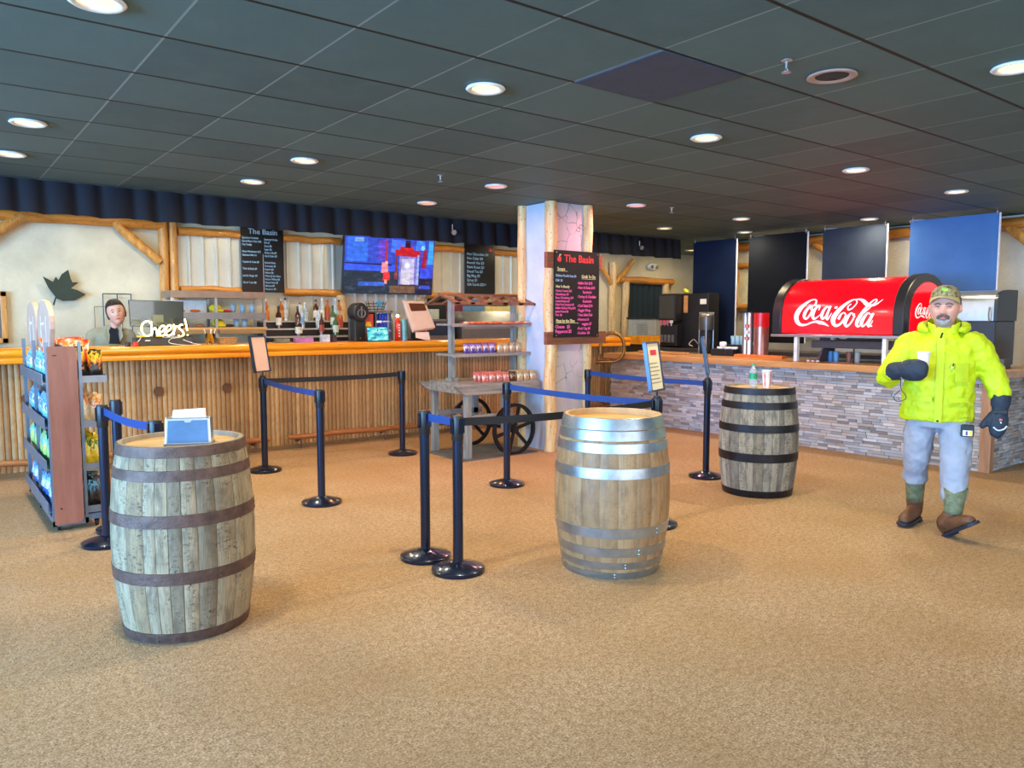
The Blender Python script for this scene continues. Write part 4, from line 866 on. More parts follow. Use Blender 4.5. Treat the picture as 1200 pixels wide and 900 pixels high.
# wire frame behind the bartender
wf = thing('wire_artwork', 'thin black wire frame hung on the cream wall behind the bartender', 'wall decoration', (1.94, YB - .04, 1.16))
m = MB()
for a, b in (((-.155, 0, 0), (-.155, 0, .645)), ((.155, 0, 0), (.155, 0, .645)), ((-.155, 0, .645), (.155, 0, .645)), ((-.155, 0, 0), (.155, 0, 0)), ((0, 0, .3), (0, 0, .645))): m.cyl(a, b, .006, 6)
obj('wire', m, M_black, wf)
m = MB()
for a, b in (((-.25, .01, .08), (-.25, .01, .49)), ((-.25, .01, .49), (.05, .01, .49)), ((.05, .01, .08), (.05, .01, .49))): m.cyl(a, b, .004, 6)
obj('thin_wire', m, plain('brown_wire', rgb(120, 104, 76), .6), wf)
m = MB(); m.bb(-.40, .0, -.02, .0, -.012, .012); obj('lower_bar', m, M_brownplank, wf)
pf = thing('picture_frame', 'wooden picture frame cut by the left edge of the photo', 'picture', (.66, YB - .03, 1.23))
m = MB(); 
for a, b, c, d in ((-.25, .15, 0, .06), (-.25, .15, .52, .58), (-.25, -.19, 0, .58), (.09, .15, 0, .58)): m.bb(a, b, -.04, 0, c, d)
obj('frame', m, M_log, pf, bevel=.006)
m = MB(); m.bb(-.2, .1, -.015, -.005, .05, .53); obj('glass_panel', m, plain('dim_picture', rgb(96, 84, 84), .3, var=.5, nscale=9), pf)
m = MB(); m.bb(-.2, .1, -.03, -.01, .27, .29); obj('crossbar', m, M_brownplank, pf)

# ================================================================ THINGS ON AND BEHIND THE LEFT BAR (top z = 1.225)
ZB = 1.226
mon = thing('register_monitor', 'back of a dark computer monitor on the bar beside the bartender', 'monitor', (2.03, 8.86, ZB), 0)
m = MB(); m.loft([[(-.265, -.03, .20), (.265, -.03, .17), (.265, .0, .17), (-.265, .0, .20)], [(-.272, -.035, .475), (.275, -.035, .465), (.275, -.005, .465), (-.272, -.005, .475)]]); obj('housing', m, plain('glossy_olive_black', rgb(52, 54, 40), .18, .2, coat=.6), mon, bevel=.006)
m = MB(); m.bb(-.05, .06, -.045, -.03, .24, .32); obj('vesa_cover', m, plain('grey_cover', rgb(120, 118, 88), .4), mon)
m = MB(); m.bb(-.04, .05, -.02, .01, .0, .3); m.bb(-.14, .14, -.08, .1, 0, .015); obj('stand', m, M_black, mon)
bx = thing('equipment_box', 'low dark box lying on the bar below the neon sign', 'box', (2.0, 8.62, ZB)); m = MB(); m.bb(-.25, .31, -.08, .07, 0, .085); obj('body', m, plain('dark_grey_box', rgb(64, 62, 56), .5), bx, bevel=.005); m = MB(); m.bb(-.16, -.11, -.083, -.08, .05, .06); obj('label_strip', m, M_white, bx)
ns = thing('neon_sign', 'glowing pale yellow neon sign reading Cheers! on the bar', 'neon sign', (2.05, 8.56, ZB + .087))
CH = [[(.515, .41), (.50, .385), (.465, .385), (.425, .42), (.415, .48), (.435, .535), (.475, .56), (.505, .545)], [(.50, .38), (.505, .46), (.50, .55), (.515, .49), (.545, .465), (.56, .50), (.565, .555), (.58, .55)], [(.585, .52), (.63, .50), (.655, .46), (.635, .435), (.60, .46), (.585, .51), (.60, .55), (.64, .55), (.665, .52)], [(.665, .51), (.70, .495), (.73, .455), (.71, .43), (.675, .455), (.66, .51), (.675, .55), (.715, .55), (.745, .52)], [(.755, .42), (.76, .47), (.75, .55), (.76, .49), (.785, .445), (.81, .455)], [(.86, .425), (.83, .43), (.815, .465), (.85, .50), (.868, .54), (.84, .57), (.80, .555)], [(.885, .355), (.90, .43), (.91, .50)], [(.912, .545), (.914, .56)]]
def thin_acrylic():
    mm = glassm('clear_acrylic', (.97, .97, .95, 1), .0, 1.0); mm.node_tree.nodes['Principled BSDF'].inputs['IOR'].default_value = 1.03; return mm
m = MB()
for q_, st in enumerate(CH):
    p = catmull([((a - .665 - (.022 if q_ == 0 else 0)) * .86, 0, (.575 - b) * .86) for a, b in st], 5); m.tube(p, .0085, 8)
obj('neon_tubing', m, glow('neon_white_yellow', (1, .93, .40, 1), 3.5), ns, smooth=True)
m = MB(); m.bb(-.24, .24, .012, .018, -.006, .2); obj('acrylic_backing', m, thin_acrylic(), ns)
m = MB(); m.bb(-.24, .24, -.02, .03, -.001, .008); obj('stand', m, M_black, ns)
for i, (x, s) in enumerate(((1.80, 1.0), (1.97, .8))):
    m = MB()
    for k_ in range(6): a = k_ * PI / 3; m.ball((.022 * cos(a) * s, .02 * sin(a) * s, .014), .02 * s, 8, (1, 1, .5))
    o = obj('yellow_bow', m, plain('yellow_ribbon', rgb(240, 206, 40), .5), smooth=True); o.location = (x, 8.515 , ZB + .084); tag(o, 'small yellow ribbon bow below the neon sign, ' + ('left one' if i == 0 else 'right one'), 'ribbon')
m = MB(); m.tube(catmull([(1.66, 8.50, ZB + .01), (1.74, 8.48, ZB + .03), (1.80, 8.50, ZB + .1), (1.78, 8.56, ZB + .14)], 6), .004, 6); m.tube(catmull([(2.0, 8.51, ZB + .09), (2.1, 8.5, ZB + .088), (2.18, 8.51, ZB + .085), (2.08, 8.5, ZB + .07), (2.06, 8.47, ZB + .03), (2.2, 8.46, ZB + .005), (2.38, 8.5, ZB + .004), (2.3, 8.48, ZB + .02), (2.2, 8.5, ZB + .06)], 6), .0035, 6)
tag(obj('power_cable', m, M_white, smooth=True), 'thin white cable looping below the neon sign', 'cable')
for (x, c, lab, h_) in ((1.665, (40, 30, 28), 'small dark jar on the bar in front of the bartender', .045), (1.735, (224, 50, 32), 'small red jar on the bar in front of the bartender', .045)):
    m = MB(); m.lathe([(.001, 0), (.026, 0), (.028, .01), (.028, .035), (.022, h_), (.001, h_)], n=16, cap=False); o = obj('jar', m, plain('jar_%d' % c[0], rgb(*c), .35), smooth=True, auto=True); o.location = (x, 8.47, ZB); tag(o, lab, 'jar')
# glasses and straws basket
jg = thing('straw_glass', 'clear glass jar holding crossed white straws on the bar', 'jar', (2.51, 8.62, ZB)); m = MB(); m.lathe([(.045, 0), (.05, .12), (.047, .12), (.042, .006), (.001, .006)], n=20, cap=False); obj('glass', m, glassm('clear_glass', (.9, .93, .92, 1), .03), jg, smooth=True)
for i, a in enumerate((-.25, .2, .05, .3)): m = MB(); m.cyl((-.02 + .012 * i, 0, .01), (-.02 + .012 * i + a * .15, .01, .17), .004, 6); obj('straw', m, M_white, jg)
bk = thing('basket', 'small tan wicker basket on the bar', 'basket', (2.68, 8.60, ZB)); m = MB(); m.loft([[(-.08, -.05, 0), (.08, -.05, 0), (.08, .05, 0), (-.08, .05, 0)], [(-.1, -.065, .07), (.1, -.065, .07), (.1, .065, .07), (-.1, .065, .07)]], cap=False); m.bb(-.08, .08, -.05, .05, 0, .01); obj('weave', m, plain('wicker', rgb(168, 128, 78), .7, var=.35, nscale=60, bump=.6, bscale=120), bk)
m = MB(); m.tube([(-.1, -.065, .07), (.1, -.065, .07), (.1, .065, .07), (-.1, .065, .07), (-.1, -.065, .07)], .007, 8); obj('rim', m, MATS['wicker'], bk)
# clutter: dark drawer under shelf etc. Steel pass shelf behind bar
ss = thing('steel_shelf_unit', 'stainless steel two-tier service shelf behind the bar, yellow hats and trays on it', 'shelf unit', (2.97, 9.95, .9))
def sp(name, fn, mat, **k): m = MB(); fn(m); return obj(name, m, mat, ss, **k)
for x in (-.55, -.04, .56): sp('upright', lambda m: (m.bb(x - .015, x + .015, -.18, -.15, 0, .94), m.bb(x - .015, x + .015, .15, .18, 0, .94)), M_steel)
sp('top_shelf', lambda m: m.bb(-.58, .57, -.2, .2, .86, .94), plain('warm_stained_steel', rgb(150, 132, 118), .4, .6))
sp('middle_shelf', lambda m: (m.bb(-.58, .57, -.2, .2, .66, .68), m.bb(-.58, .57, -.2, -.19, .60, .66)), M_steeld)
sp('lower_shelf', lambda m: m.bb(-.58, .57, -.24, .2, .475, .50), wood('shelf_board', rgb(206, 150, 84), rgb(232, 184, 110), 'X', 4, .4))
sp('drawer_front', lambda m: (m.bb(-.55, -.05, -.25, -.235, .42, .475), m.bb(-.03, .55, -.25, -.235, .42, .475)), wood('tan_drawer', rgb(150, 118, 74), rgb(186, 150, 98), 'X', 4, .5))
sp('back_counter', lambda m: m.bb(-.58, .58, -.28, .3, -.9, .18), plain('dark_cabinet', rgb(34, 28, 28), .4))
def small(name, mb_, mat, loc, lab, cat, group=None, rz=0, **k):
    o = obj(name, mb_, mat, **k); o.location = loc; o.rotation_euler = (0, 0, rz); tag(o, lab, cat, group); return o
for (x, z, lab) in ((2.95, 1.583, 'yellow knit hat on the middle steel shelf'), (2.98, 1.402, 'yellow knit hat on the lower steel shelf')):
    m = MB(); m.ball((0, 0, .05), .075, 14, (1.05, .8, .72)); m.ball((.03, -.03, .02), .055, 10, (1.6, .9, .38)); small('yellow_hat', m, plain('yellow_fabric', rgb(236, 226, 50), .8, bump=.4), (x, 9.88, z), lab, 'hat', smooth=True)
for i, (x, z) in enumerate(((3.16, 1.583), (3.28, 1.583), (3.40, 1.583), (3.2, 1.402), (3.3, 1.402))):
    m = MB(); m.lathe([(.001, 0), (.032, 0), (.036, .1), (.034, .1), (.03, .006), (.001, .006)], n=14, cap=False); small('plastic_cup', m, plain('pale_blue_plastic', rgb(150, 190, 220), .2), (x, 9.86, z), 'pale blue plastic cup, %s on the steel shelves behind the bar' % ('first on the middle shelf', 'second on the middle shelf', 'third on the middle shelf', 'left on the lower shelf', 'right on the lower shelf')[i], 'cup', 'plastic cups on the steel shelf', smooth=True)
for i, (x, z, c) in enumerate(((2.52, 1.583, (224, 120, 50)), (2.70, 1.583, (214, 100, 40)), (3.08, 1.583, (206, 60, 40)), (2.56, 1.402, (150, 96, 60)), (2.74, 1.402, (176, 110, 60)), (3.10, 1.402, (64, 44, 36)))):
    m = MB(); m.ball((0, 0, .018), .05, 10, (1.3, 1, .38)); small('wrapped_sandwich', m, plain('wrap_%d' % c[0], rgb(*c), .5, var=.3), (x, 9.84, z), ('orange' if i < 2 else 'red' if i == 2 else 'brown' if i < 5 else 'dark brown') + ' wrapped food parcel ' + ('leftmost on the middle', 'second on the middle', 'by the yellow hat on the middle', 'leftmost on the lower', 'second on the lower', 'by the yellow hat on the lower')[i] + ' steel shelf', 'food parcel', 'food parcels on the steel shelf', smooth=True)
m = MB(); m.bb(-.26, .24, -.01, .01, 0, .15); small('white_backboard', m, M_white, (2.66, 10.08, 1.583), 'pale plastic board standing on the middle steel shelf', 'board')
# bottle rack
br = thing('bottle_rack', 'dark stepped liquor rack with pale shelf edges behind the bar', 'shelf unit', (4.22, 9.72, .9))
for i, (z, y) in enumerate(((.38, 0), (.48, .17), (.58, .34))):
    m = MB(); m.bb(-.66, .66, y - .09, y + .09, -.9 if i == 0 else .3, z - .02); obj('step', m, plain('dark_rack', rgb(26, 22, 26), .5), br)
    m = MB(); m.bb(-.67, .67, y - .095, y + .09, z - .02, z); obj('shelf_edge', m, plain('pale_shelf_edge', rgb(190, 184, 176), .4), br)
BOT = {}
def bottle(kind, loc, c, lab, shape=0, labc=(226, 220, 206), h=.29):
    key = (c, shape, labc)
    if key not in BOT:
        t = thing('liquor_bottle', lab, 'bottle', loc, 0, 'liquor bottles behind the bar')
        r = (.037, .045, .033)[shape]; hh = (h, h * .85, h * 1.05)[shape]
        m = MB(); m.lathe([(.001, 0), (r, .0), (r, hh * .58), (r * .85, hh * .66), (.014, hh * .76), (.013, hh * .93), (.001, hh * .93)], n=16, cap=False); b_ = obj('glass', m, kind, t, smooth=True, auto=True)
        m = MB(); m.lathe([(r + .001, hh * .15), (r + .001, hh * .48)], n=16, cap=False); obj('paper_label', m, plain('blabel_%d_%d' % (labc[0], labc[2]), rgb(*labc), .6, var=.25, nscale=30), t, smooth=True)
        m = MB(); m.lathe([(.001, hh), (.015, hh), (.016, hh * .9), (.001, hh * .9)], n=12, cap=False); obj('cap', m, plain('bcap_%d' % c[0], rgb(*c), .4), t, smooth=True, auto=True)
        BOT[key] = t; return t
    return dup(BOT[key], loc, None, lab)
amber = plain('amber_spirit', rgb(176, 96, 34), .1, 0, .25, coat=.6); clear = plain('clear_spirit', rgb(186, 196, 200), .1, .1, .2, coat=.6); brown = plain('dark_brown_spirit', rgb(72, 38, 24), .1, 0, .3, coat=.6); green = plain('green_glass', rgb(70, 110, 60), .1, 0, .3, coat=.6)
bl = [(-.56, 2, amber, (200, 200, 200), 0, (210, 120, 50), 'amber bottle at the left end of the top step'), (-.36, 2, amber, (180, 180, 178), 0, (196, 140, 70), 'second amber bottle on the top step'), (-.30, 2, clear, (40, 40, 44), 2, (200, 206, 210), 'slim clear bottle with dark cap on the top step'), (-.10, 2, clear, (120, 90, 80), 1, (224, 190, 200), 'broad clear bottle with pinkish label on the top step'), (-.03, 2, clear, (214, 214, 210), 1, (170, 200, 220), 'broad clear bottle with blue-grey label on the top step'), (.13, 2, brown, (30, 30, 32), 0, (232, 226, 214), 'dark bottle with white label mid top step'), (.22, 2, clear, (220, 216, 200), 2, (234, 230, 214), 'tall bottle with cream label on the top step'), (.30, 2, amber, (170, 50, 40), 0, (190, 80, 60), 'amber bottle with red label on the top step'), (.42, 2, clear, (190, 196, 200), 2, (180, 210, 200), 'tall clear bottle near the right of the top step'), (.47, 2, amber, (60, 30, 26), 0, (206, 206, 200), 'amber bottle at the right of the top step'),
      (-.46, 1, brown, (26, 26, 28), 0, (222, 218, 210), 'dark bottle with cream label on the middle step, left'), (-.20, 1, brown, (90, 70, 40), 0, (120, 60, 40), 'brown bottle on the middle step'), (-.14, 1, clear, (196, 180, 90), 2, (120, 170, 210), 'slim bottle with yellow cap and blue label on the middle step'), (.10, 1, clear, (200, 200, 206), 1, (190, 196, 190), 'clear round bottle on the middle step'), (.40, 1, amber, (150, 120, 60), 1, (190, 150, 60), 'squat amber bottle on the middle step'), (.30, 1, green, (60, 120, 60), 2, (220, 220, 210), 'green bottle on the middle step'),
      (-.26, 0, brown, (60, 30, 24), 1, (226, 222, 212), 'squat dark bottle with white label on the bottom step'), (.06, 0, brown, (150, 70, 40), 2, (170, 80, 60), 'small reddish brown bottle on the bottom step'), (.26, 0, green, (90, 150, 60), 0, (214, 218, 206), 'green bottle with white label on the bottom step'), (.56, 0, brown, (80, 30, 20), 0, (222, 168, 60), 'dark bottle with orange-yellow label at the right of the bottom step')]
for (x, st, kd, c, shp, lc, lab) in bl:
    z, y = ((.38, 0), (.48, .17), (.58, .34))[st]; bottle(kd, (4.22 + x, 9.72 + y, .9 + z), c, 'liquor ' + lab, shp, lc)
for (x, w_, h_, c, lab) in ((3.36, .16, .05, (110, 110, 90), 'small dull bowl of garnish on the bar'), (3.62, .22, .055, (170, 110, 170), 'flat pink and purple box on the bar'), (3.89, .10, .09, (190, 200, 216), 'pale blue box on the bar'), (4.0, .05, .085, (60, 50, 50), 'small dark card box on the bar')):
    m = MB(); m.bb(-w_ / 2, w_ / 2, -.04, .04, 0, h_); small('bar_box' if w_ != .16 else 'garnish_tray', m, plain('bb_%d_%d' % (c[0], c[2]), rgb(*c), .5, var=.4, nscale=14), (x, 8.75, ZB), lab, 'box' if w_ != .16 else 'tray', bevel=.004)
# black dispenser (hand blender shaped)
bd = thing('drink_dispenser', 'tall black drink machine with round head on the bar', 'drink machine', (4.33, 8.75, ZB))
m = MB(); m.bb(-.075, .075, -.06, .08, 0, .27); obj('body', m, plain('satin_black_green', rgb(34, 42, 42), .35), bd, bevel=.012)
m = MB(); pr = [(.105 * cos(a * PI / 12) * (1 if True else 1), .36 + .115 * sin(a * PI / 12)) for a in range(24)]; m.extr(pr, 'Y', -.10, .09); obj('head', m, M_black, bd, bevel=.02, seg=3)
m = MB(); R = .05; pts = [(R * cos(a * PI / 10), -.105, .345 + R * sin(a * PI / 10)) for a in range(21)]; m.tube(pts, .006, 6); m.bb(-.008, .008, -.112, -.10, .29, .43); obj('handle_ring', m, M_steeld, bd)
m = MB(); m.ball((0, -.062, .04), .012, 8); obj('badge', m, M_brass, bd)
# tablet
tbm = thing('tablet', 'small tablet with bright cyan picture standing on the bar edge', 'tablet', (4.46, 8.47, ZB), 0)
m = MB(); m.M = Matrix.Rotation(math.radians(-10), 4, 'X'); m.bb(-.15, .15, -.006, .006, 0, .185); obj('case', m, M_black, tbm, bevel=.003)
def pic_mat():
    t = NT('cyan_picture'); t.setp(.3); tc = t.coord('Generated', (1, 1, 1)); n = t.noise(tc, 4, 3)
    c = t.ramp(n, [(.35, rgb(10, 110, 160)), (.5, rgb(60, 210, 220)), (.65, rgb(190, 240, 220))]); t.link(c, t.b.inputs['Emission Color']); t.b.inputs['Emission Strength'].default_value = 1.0; t.b.inputs['Base Color'].default_value = (.01, .02, .02, 1); return t.m
m = MB(); m.M = Matrix.Rotation(math.radians(-10), 4, 'X'); m.bb(-.14, .14, -.0085, -.006, .012, .175); obj('screen', m, pic_mat(), tbm)
m = MB(); m.tube([(0, .01, .15), (0, .08, .004)], .006, 6); obj('kickstand', m, M_black, tbm)
# mini fridge with cans
mf = thing('mini_cooler', 'small lit countertop cooler with blue cans behind the tablet', 'cooler', (4.68, 8.79, ZB))
m = MB(); m.bb(-.32, .16, .0, .3, 0, .01); m.bb(-.32, .16, .0, .3, .36, .38); m.bb(-.32, -.30, 0, .3, 0, .38); m.bb(.14, .16, 0, .3, 0, .38); m.bb(-.32, .16, .29, .3, 0, .38); m.bb(-.09, -.07, 0, .3, 0, .38); obj('cabinet', m, M_steeld, mf)
m = MB(); m.bb(-.055, .13, .255, .262, .02, .35); obj('lit_back', m, glow('cooler_light', (.85, .9, 1, 1), 1.4), mf)
m = MB(); m.bb(-.07, .14, .05, .28, .13, .137); m.bb(-.07, .14, .05, .28, .245, .252); obj('shelf', m, M_white, mf)
for j, z in enumerate((.02, .138, .253)):
    for i in range(4):
        m = MB(); m.lathe([(.001, 0), (.019, .002), (.021, .01), (.021, .085), (.017, .095), (.001, .095)], n=12, cap=False); small('drink_can', m, plain('blue_can', rgb(40, 60, 190), .3, .4, .3), (4.65 + .046 * i, 8.88, ZB + z), 'blue drink can in the small lit cooler, %s shelf, %s from the left' % (('bottom', 'middle', 'top')[j], ORD[i]), 'can', 'cans in the cooler', smooth=True)
m = MB(); m.bb(-.27, -.12, -.005, 0, .04, .34); obj('poster', m, plain('red_yellow_poster', rgb(176, 70, 60), .5, var=.6, nscale=6), mf)
m = MB(); m.ball((-.19, -.006, .16), .06, 12, (.8, .1, 1.6)); obj('yellow_print', m, plain('yellow_print', rgb(232, 192, 50), .5), mf, smooth=True)
fan = thing('wire_star_basket', 'dark wire basket with a blue star on top of the small cooler', 'basket', (4.68, 8.94, ZB + .381))
m = MB()
for q in range(3): rr_ = .11 + .015 * q; m.tube([(rr_ * cos(a * PI / 8), .6 * rr_ * sin(a * PI / 8), .02 + .035 * q) for a in range(17)], .004, 5)
for a in range(6): x, y = cos(a * PI / 3), sin(a * PI / 3); m.tube([(.10 * x, .06 * y, 0), (.15 * x, .085 * y, .12)], .004, 5)
obj('wire', m, M_black, fan)
m = MB(); m.extr([(.06 * (1 if i % 2 == 0 else .42) * sin(i * PI / 5), .09 + .06 * (1 if i % 2 == 0 else .42) * cos(i * PI / 5)) for i in range(10)], 'Y', -.1, -.085); obj('star', m, plain('blue_star', rgb(60, 150, 190), .4), fan)
cn = thing('red_bottle_display', 'tall red bottle with white vertical lettering and a lit golden top', 'bottle', (4.86, 8.70, ZB))
m = MB(); m.lathe([(.001, 0), (.038, 0), (.038, .22), (.015, .29), (.001, .30)], n=18, cap=False); obj('body', m, plain('bright_red_bottle', rgb(214, 50, 32), .35), cn, smooth=True)
m = MB(); m.ball((0, 0, .315), .02, 10); obj('lit_top', m, glow('golden_lamp', (1, .75, .2, 1), 12), cn, smooth=True)
m = MB()
for i in range(5): m.bb(-.012, .012, -.040, -.037, .05 + .035 * i, .07 + .035 * i)
obj('lettering', m, M_white, cn)
m = MB(); m.lathe([(.001, 0), (.052, 0), (.052, .22), (.04, .27), (.001, .27)], n=20, cap=False); small('teal_canister', m, plain('teal_canister', rgb(100, 160, 172), .35, .3), (4.96, 8.72, ZB), 'teal metal canister between the red bottle and the card terminal', 'canister', smooth=True, auto=True)
# POS terminal seen from the back
ps = thing('card_terminal', 'tilted cream point-of-sale terminal with brown window on the bar', 'cash register', (5.10, 8.68, ZB))
m = MB(); m.raw([(-.19, -.05, .50), (.13, -.05, .50), (.21, -.17, .17), (-.11, -.17, .13), (-.19, .0, .51), (.13, 0, .51), (.21, -.11, .14), (-.11, -.11, .10)], [(0, 1, 2, 3), (4, 5, 6, 7), (0, 1, 5, 4), (3, 2, 6, 7), (0, 3, 7, 4), (1, 2, 6, 5)]); obj('slanted_housing', m, plain('cream_plastic', rgb(222, 196, 176), .45, var=.04), ps, bevel=.008)
m = MB(); m.raw([(-.13, -.064, .475), (.10, -.064, .475), (.12, -.094, .385), (-.105, -.094, .375)], [(0, 1, 2, 3)]); m.v = [(a, b - .004, c) for a, b, c in m.v]; obj('brown_window', m, plain('brown_window', rgb(96, 54, 34), .3), ps)
m = MB(); m.bb(-.03, .12, -.06, .06, .0, .2); m.bb(-.08, .15, -.1, .1, 0, .02); obj('stand', m, M_black, ps, bevel=.008)
m = MB(); m.raw([(-.07, -.13, .11), (.13, -.13, .11), (.13, -.16, -.0 + .005), (.07, -.16, .005), (-.08, -.15, .04)], [(0, 1, 2, 3, 4)]); obj('receipt', m, M_paper, ps)
# oven and steel counter at back
ov = thing('steel_oven', 'small steel oven with dark blue window behind the card terminal', 'oven', (6.1, 9.7, .9))
m = MB(); m.bb(-.28, .28, 0, .4, -.9, .60); obj('case', m, M_steeld, ov, bevel=.006); m = MB(); m.bb(-.2, .16, -.006, 0, .36, .55); obj('window', m, plain('dark_blue_glass', rgb(26, 60, 84), .15), ov); m = MB(); m.cyl((-.2, -.03, .575), (.2, -.03, .575), .009, 8); obj('handle', m, M_steel, ov)
sc = thing('prep_station', 'long low stainless prep station behind the snack cart', 'prep table', (7.1, 9.6, .9))
m = MB(); m.bb(-.65, .62, 0, .5, -.9, .55); obj('case', m, M_steeld, sc, bevel=.006)
m = MB(); m.extr([(-.02, .55), (.5, .55), (.5, .72), (.1, .72)], 'X', -.6, .45); obj('sloped_hood', m, M_steel, sc)
m = MB(); m.bb(-.6, .6, -.012, 0, .45, .50); obj('handle_rail', m, M_steel, sc)
m = MB(); m.ball((0, 0, .04), .08, 12, (1.4, .8, .5)); small('yellow_towel', m, plain('pale_yellow_cloth', rgb(220, 214, 130), .8, bump=.4), (7.05, 8.7, ZB), 'folded pale yellow cloth on the bar beside the column', 'cloth', smooth=True)
for i in range(4):
    m = MB(); m.bb(-.07, .07, -.06, .06, 0, .035); small('takeout_tray', m, plain('pale_green_tray', rgb(190, 198, 176), .5), (6.1, 9.85, 1.502 + .037 * i), 'pale green tray on the steel oven, ' + ('bottom', 'second', 'third', 'topmost')[i] + ' of its stack', 'tray', 'stack of trays', bevel=.004)
# ================================================================ THINGS ON THE STONE BAR (top z = 1.0)
ZS = 1.001
dd = thing('soda_dispenser', 'large barrel-roofed red soft drink dispenser with white script lettering on the stone bar', 'drink dispenser', (8.25, 5.39, 1.336))
def aprof(d0=0.0, zb=0.0, n=14, W=1.0, Hh=.64):
    # outline (x depth, z): vertical front, quarter arch to the top, arch down to the back
    p = [(d0, zb), (d0, .17)]
    for i in range(1, n + 1): a = PI * i / n; p.append((d0 + (W - 2 * d0) / 2 * (1 - cos(a)), .17 + (Hh - d0 - .17) * sin(a) ** .85 if i < n else .17))
    p.append((W - d0, zb)); return p
def front_x(z, off=0.0):   # inverse of the arch for the front half
    if z <= .17: return -off
    s = min(1, (z - .17) / (.64 - .17)); sn = s ** (1 / .85); return .5 * (1 - math.sqrt(max(0, 1 - sn * sn))) - off
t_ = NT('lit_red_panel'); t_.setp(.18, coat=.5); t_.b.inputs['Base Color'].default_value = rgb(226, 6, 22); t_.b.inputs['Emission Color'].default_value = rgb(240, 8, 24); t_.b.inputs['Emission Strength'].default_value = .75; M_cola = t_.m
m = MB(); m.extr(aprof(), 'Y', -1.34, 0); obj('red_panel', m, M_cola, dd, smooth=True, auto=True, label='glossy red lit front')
for y0, y1 in ((0, .12), (-1.46, -1.34)):
    m = MB(); P0 = aprof(); big = [(x if 0.001 < x < .999 else (-.02 if x < .5 else 1.02), z) for x, z in P0]
    big = [((x - .5) * 1.05 + .5, z * 1.035 if z > 0 else -.01) for x, z in P0]; m.extr(big, 'Y', y0, y1); obj('end_rim', m, M_black, dd, smooth=True, auto=True, bevel=.012)
for y, s in ((-1.462, -1), (.122, 1)):
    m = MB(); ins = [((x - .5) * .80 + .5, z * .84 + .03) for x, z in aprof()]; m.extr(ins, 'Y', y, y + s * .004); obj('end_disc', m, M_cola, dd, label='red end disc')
m = MB(); m.bb(-.03, 1.0, -1.48, .13, -.045, -.012); obj('bottom_trim', m, M_steel, dd, bevel=.004)
COLA = {'C1': [(0.396,0.311,0.006),(0.423,0.345,0.018),(0.419,0.38,0.013),(0.384,0.391,0.011),(0.334,0.373,0.018),(0.272,0.325,0.032),(0.219,0.261,0.045),(0.192,0.191,0.044),(0.211,0.129,0.038),(0.26,0.097,0.023),(0.324,0.1,0.016),(0.381,0.121,0.014),(0.443,0.135,0.018),(0.493,0.126,0.03),(0.543,0.116,0.024),(0.608,0.083,0.004)],
'o1': [(0.381,0.306,0.011),(0.349,0.3,0.018),(0.31,0.254,0.03),(0.294,0.196,0.028),(0.318,0.167,0.016),(0.359,0.202,0.018),(0.389,0.26,0.015),(0.387,0.3,0.009),(0.362,0.292,0.007),(0.395,0.259,0.006),(0.426,0.265,0.005)],
'c1': [(0.473,0.268,0.009),(0.481,0.299,0.013),(0.456,0.307,0.014),(0.423,0.271,0.025),(0.403,0.208,0.03),(0.42,0.167,0.02),(0.466,0.19,0.009),(0.502,0.224,0.005)],
'a1': [(0.598,0.292,0.011),(0.573,0.306,0.014),(0.538,0.27,0.024),(0.515,0.207,0.029),(0.527,0.167,0.017),(0.559,0.19,0.014),(0.602,0.258,0.011),(0.612,0.308,0.008)],
'a1s': [(0.615,0.314,0.018),(0.588,0.235,0.023),(0.575,0.184,0.024),(0.594,0.163,0.014),(0.636,0.235,0.005)],
'hy': [(0.663,0.289,0.004),(0.68,0.295,0.022),(0.699,0.302,0.004)],
'C2': [(0.857,0.333,0.005),(0.823,0.306,0.011),(0.831,0.269,0.013),(0.871,0.283,0.01),(0.913,0.332,0.01),(0.909,0.37,0.01),(0.867,0.379,0.011),(0.799,0.339,0.023),(0.725,0.268,0.036),(0.668,0.19,0.043),(0.658,0.133,0.039),(0.69,0.091,0.025),(0.743,0.109,0.019),(0.788,0.162,0.019),(0.806,0.206,0.015),(0.785,0.236,0.009),(0.75,0.217,0.015),(0.721,0.162,0.023)],
'sw': [(0.879,0.379,0.004),(0.936,0.384,0.012),(0.988,0.364,0.026),(1.034,0.328,0.031),(1.085,0.313,0.018),(1.14,0.326,0.013),(1.203,0.377,0.003)],
'o2': [(0.896,0.22,0.008),(0.867,0.231,0.013),(0.828,0.184,0.027),(0.801,0.123,0.03),(0.82,0.084,0.019),(0.86,0.112,0.014),(0.898,0.173,0.014),(0.905,0.222,0.011),(0.885,0.211,0.006),(0.92,0.189,0.005)],
'l2': [(0.949,0.2,0.004),(1.021,0.238,0.008),(1.096,0.313,0.01),(1.138,0.361,0.012),(1.115,0.378,0.01),(1.067,0.335,0.016),(0.998,0.238,0.027),(0.945,0.145,0.031),(0.939,0.096,0.024),(0.965,0.085,0.012),(0.992,0.118,0.004)],
'a2': [(1.089,0.216,0.01),(1.06,0.23,0.013),(1.023,0.189,0.024),(0.991,0.123,0.029),(1.006,0.086,0.017),(1.043,0.113,0.012),(1.088,0.183,0.01),(1.105,0.227,0.008)],
'a2s': [(1.124,0.23,0.017),(1.086,0.156,0.023),(1.065,0.107,0.023),(1.081,0.084,0.012),(1.119,0.151,0.005)],
'dot': [(1.096,0.089,0.004),(1.105,0.089,0.014),(1.114,0.089,0.004)]}
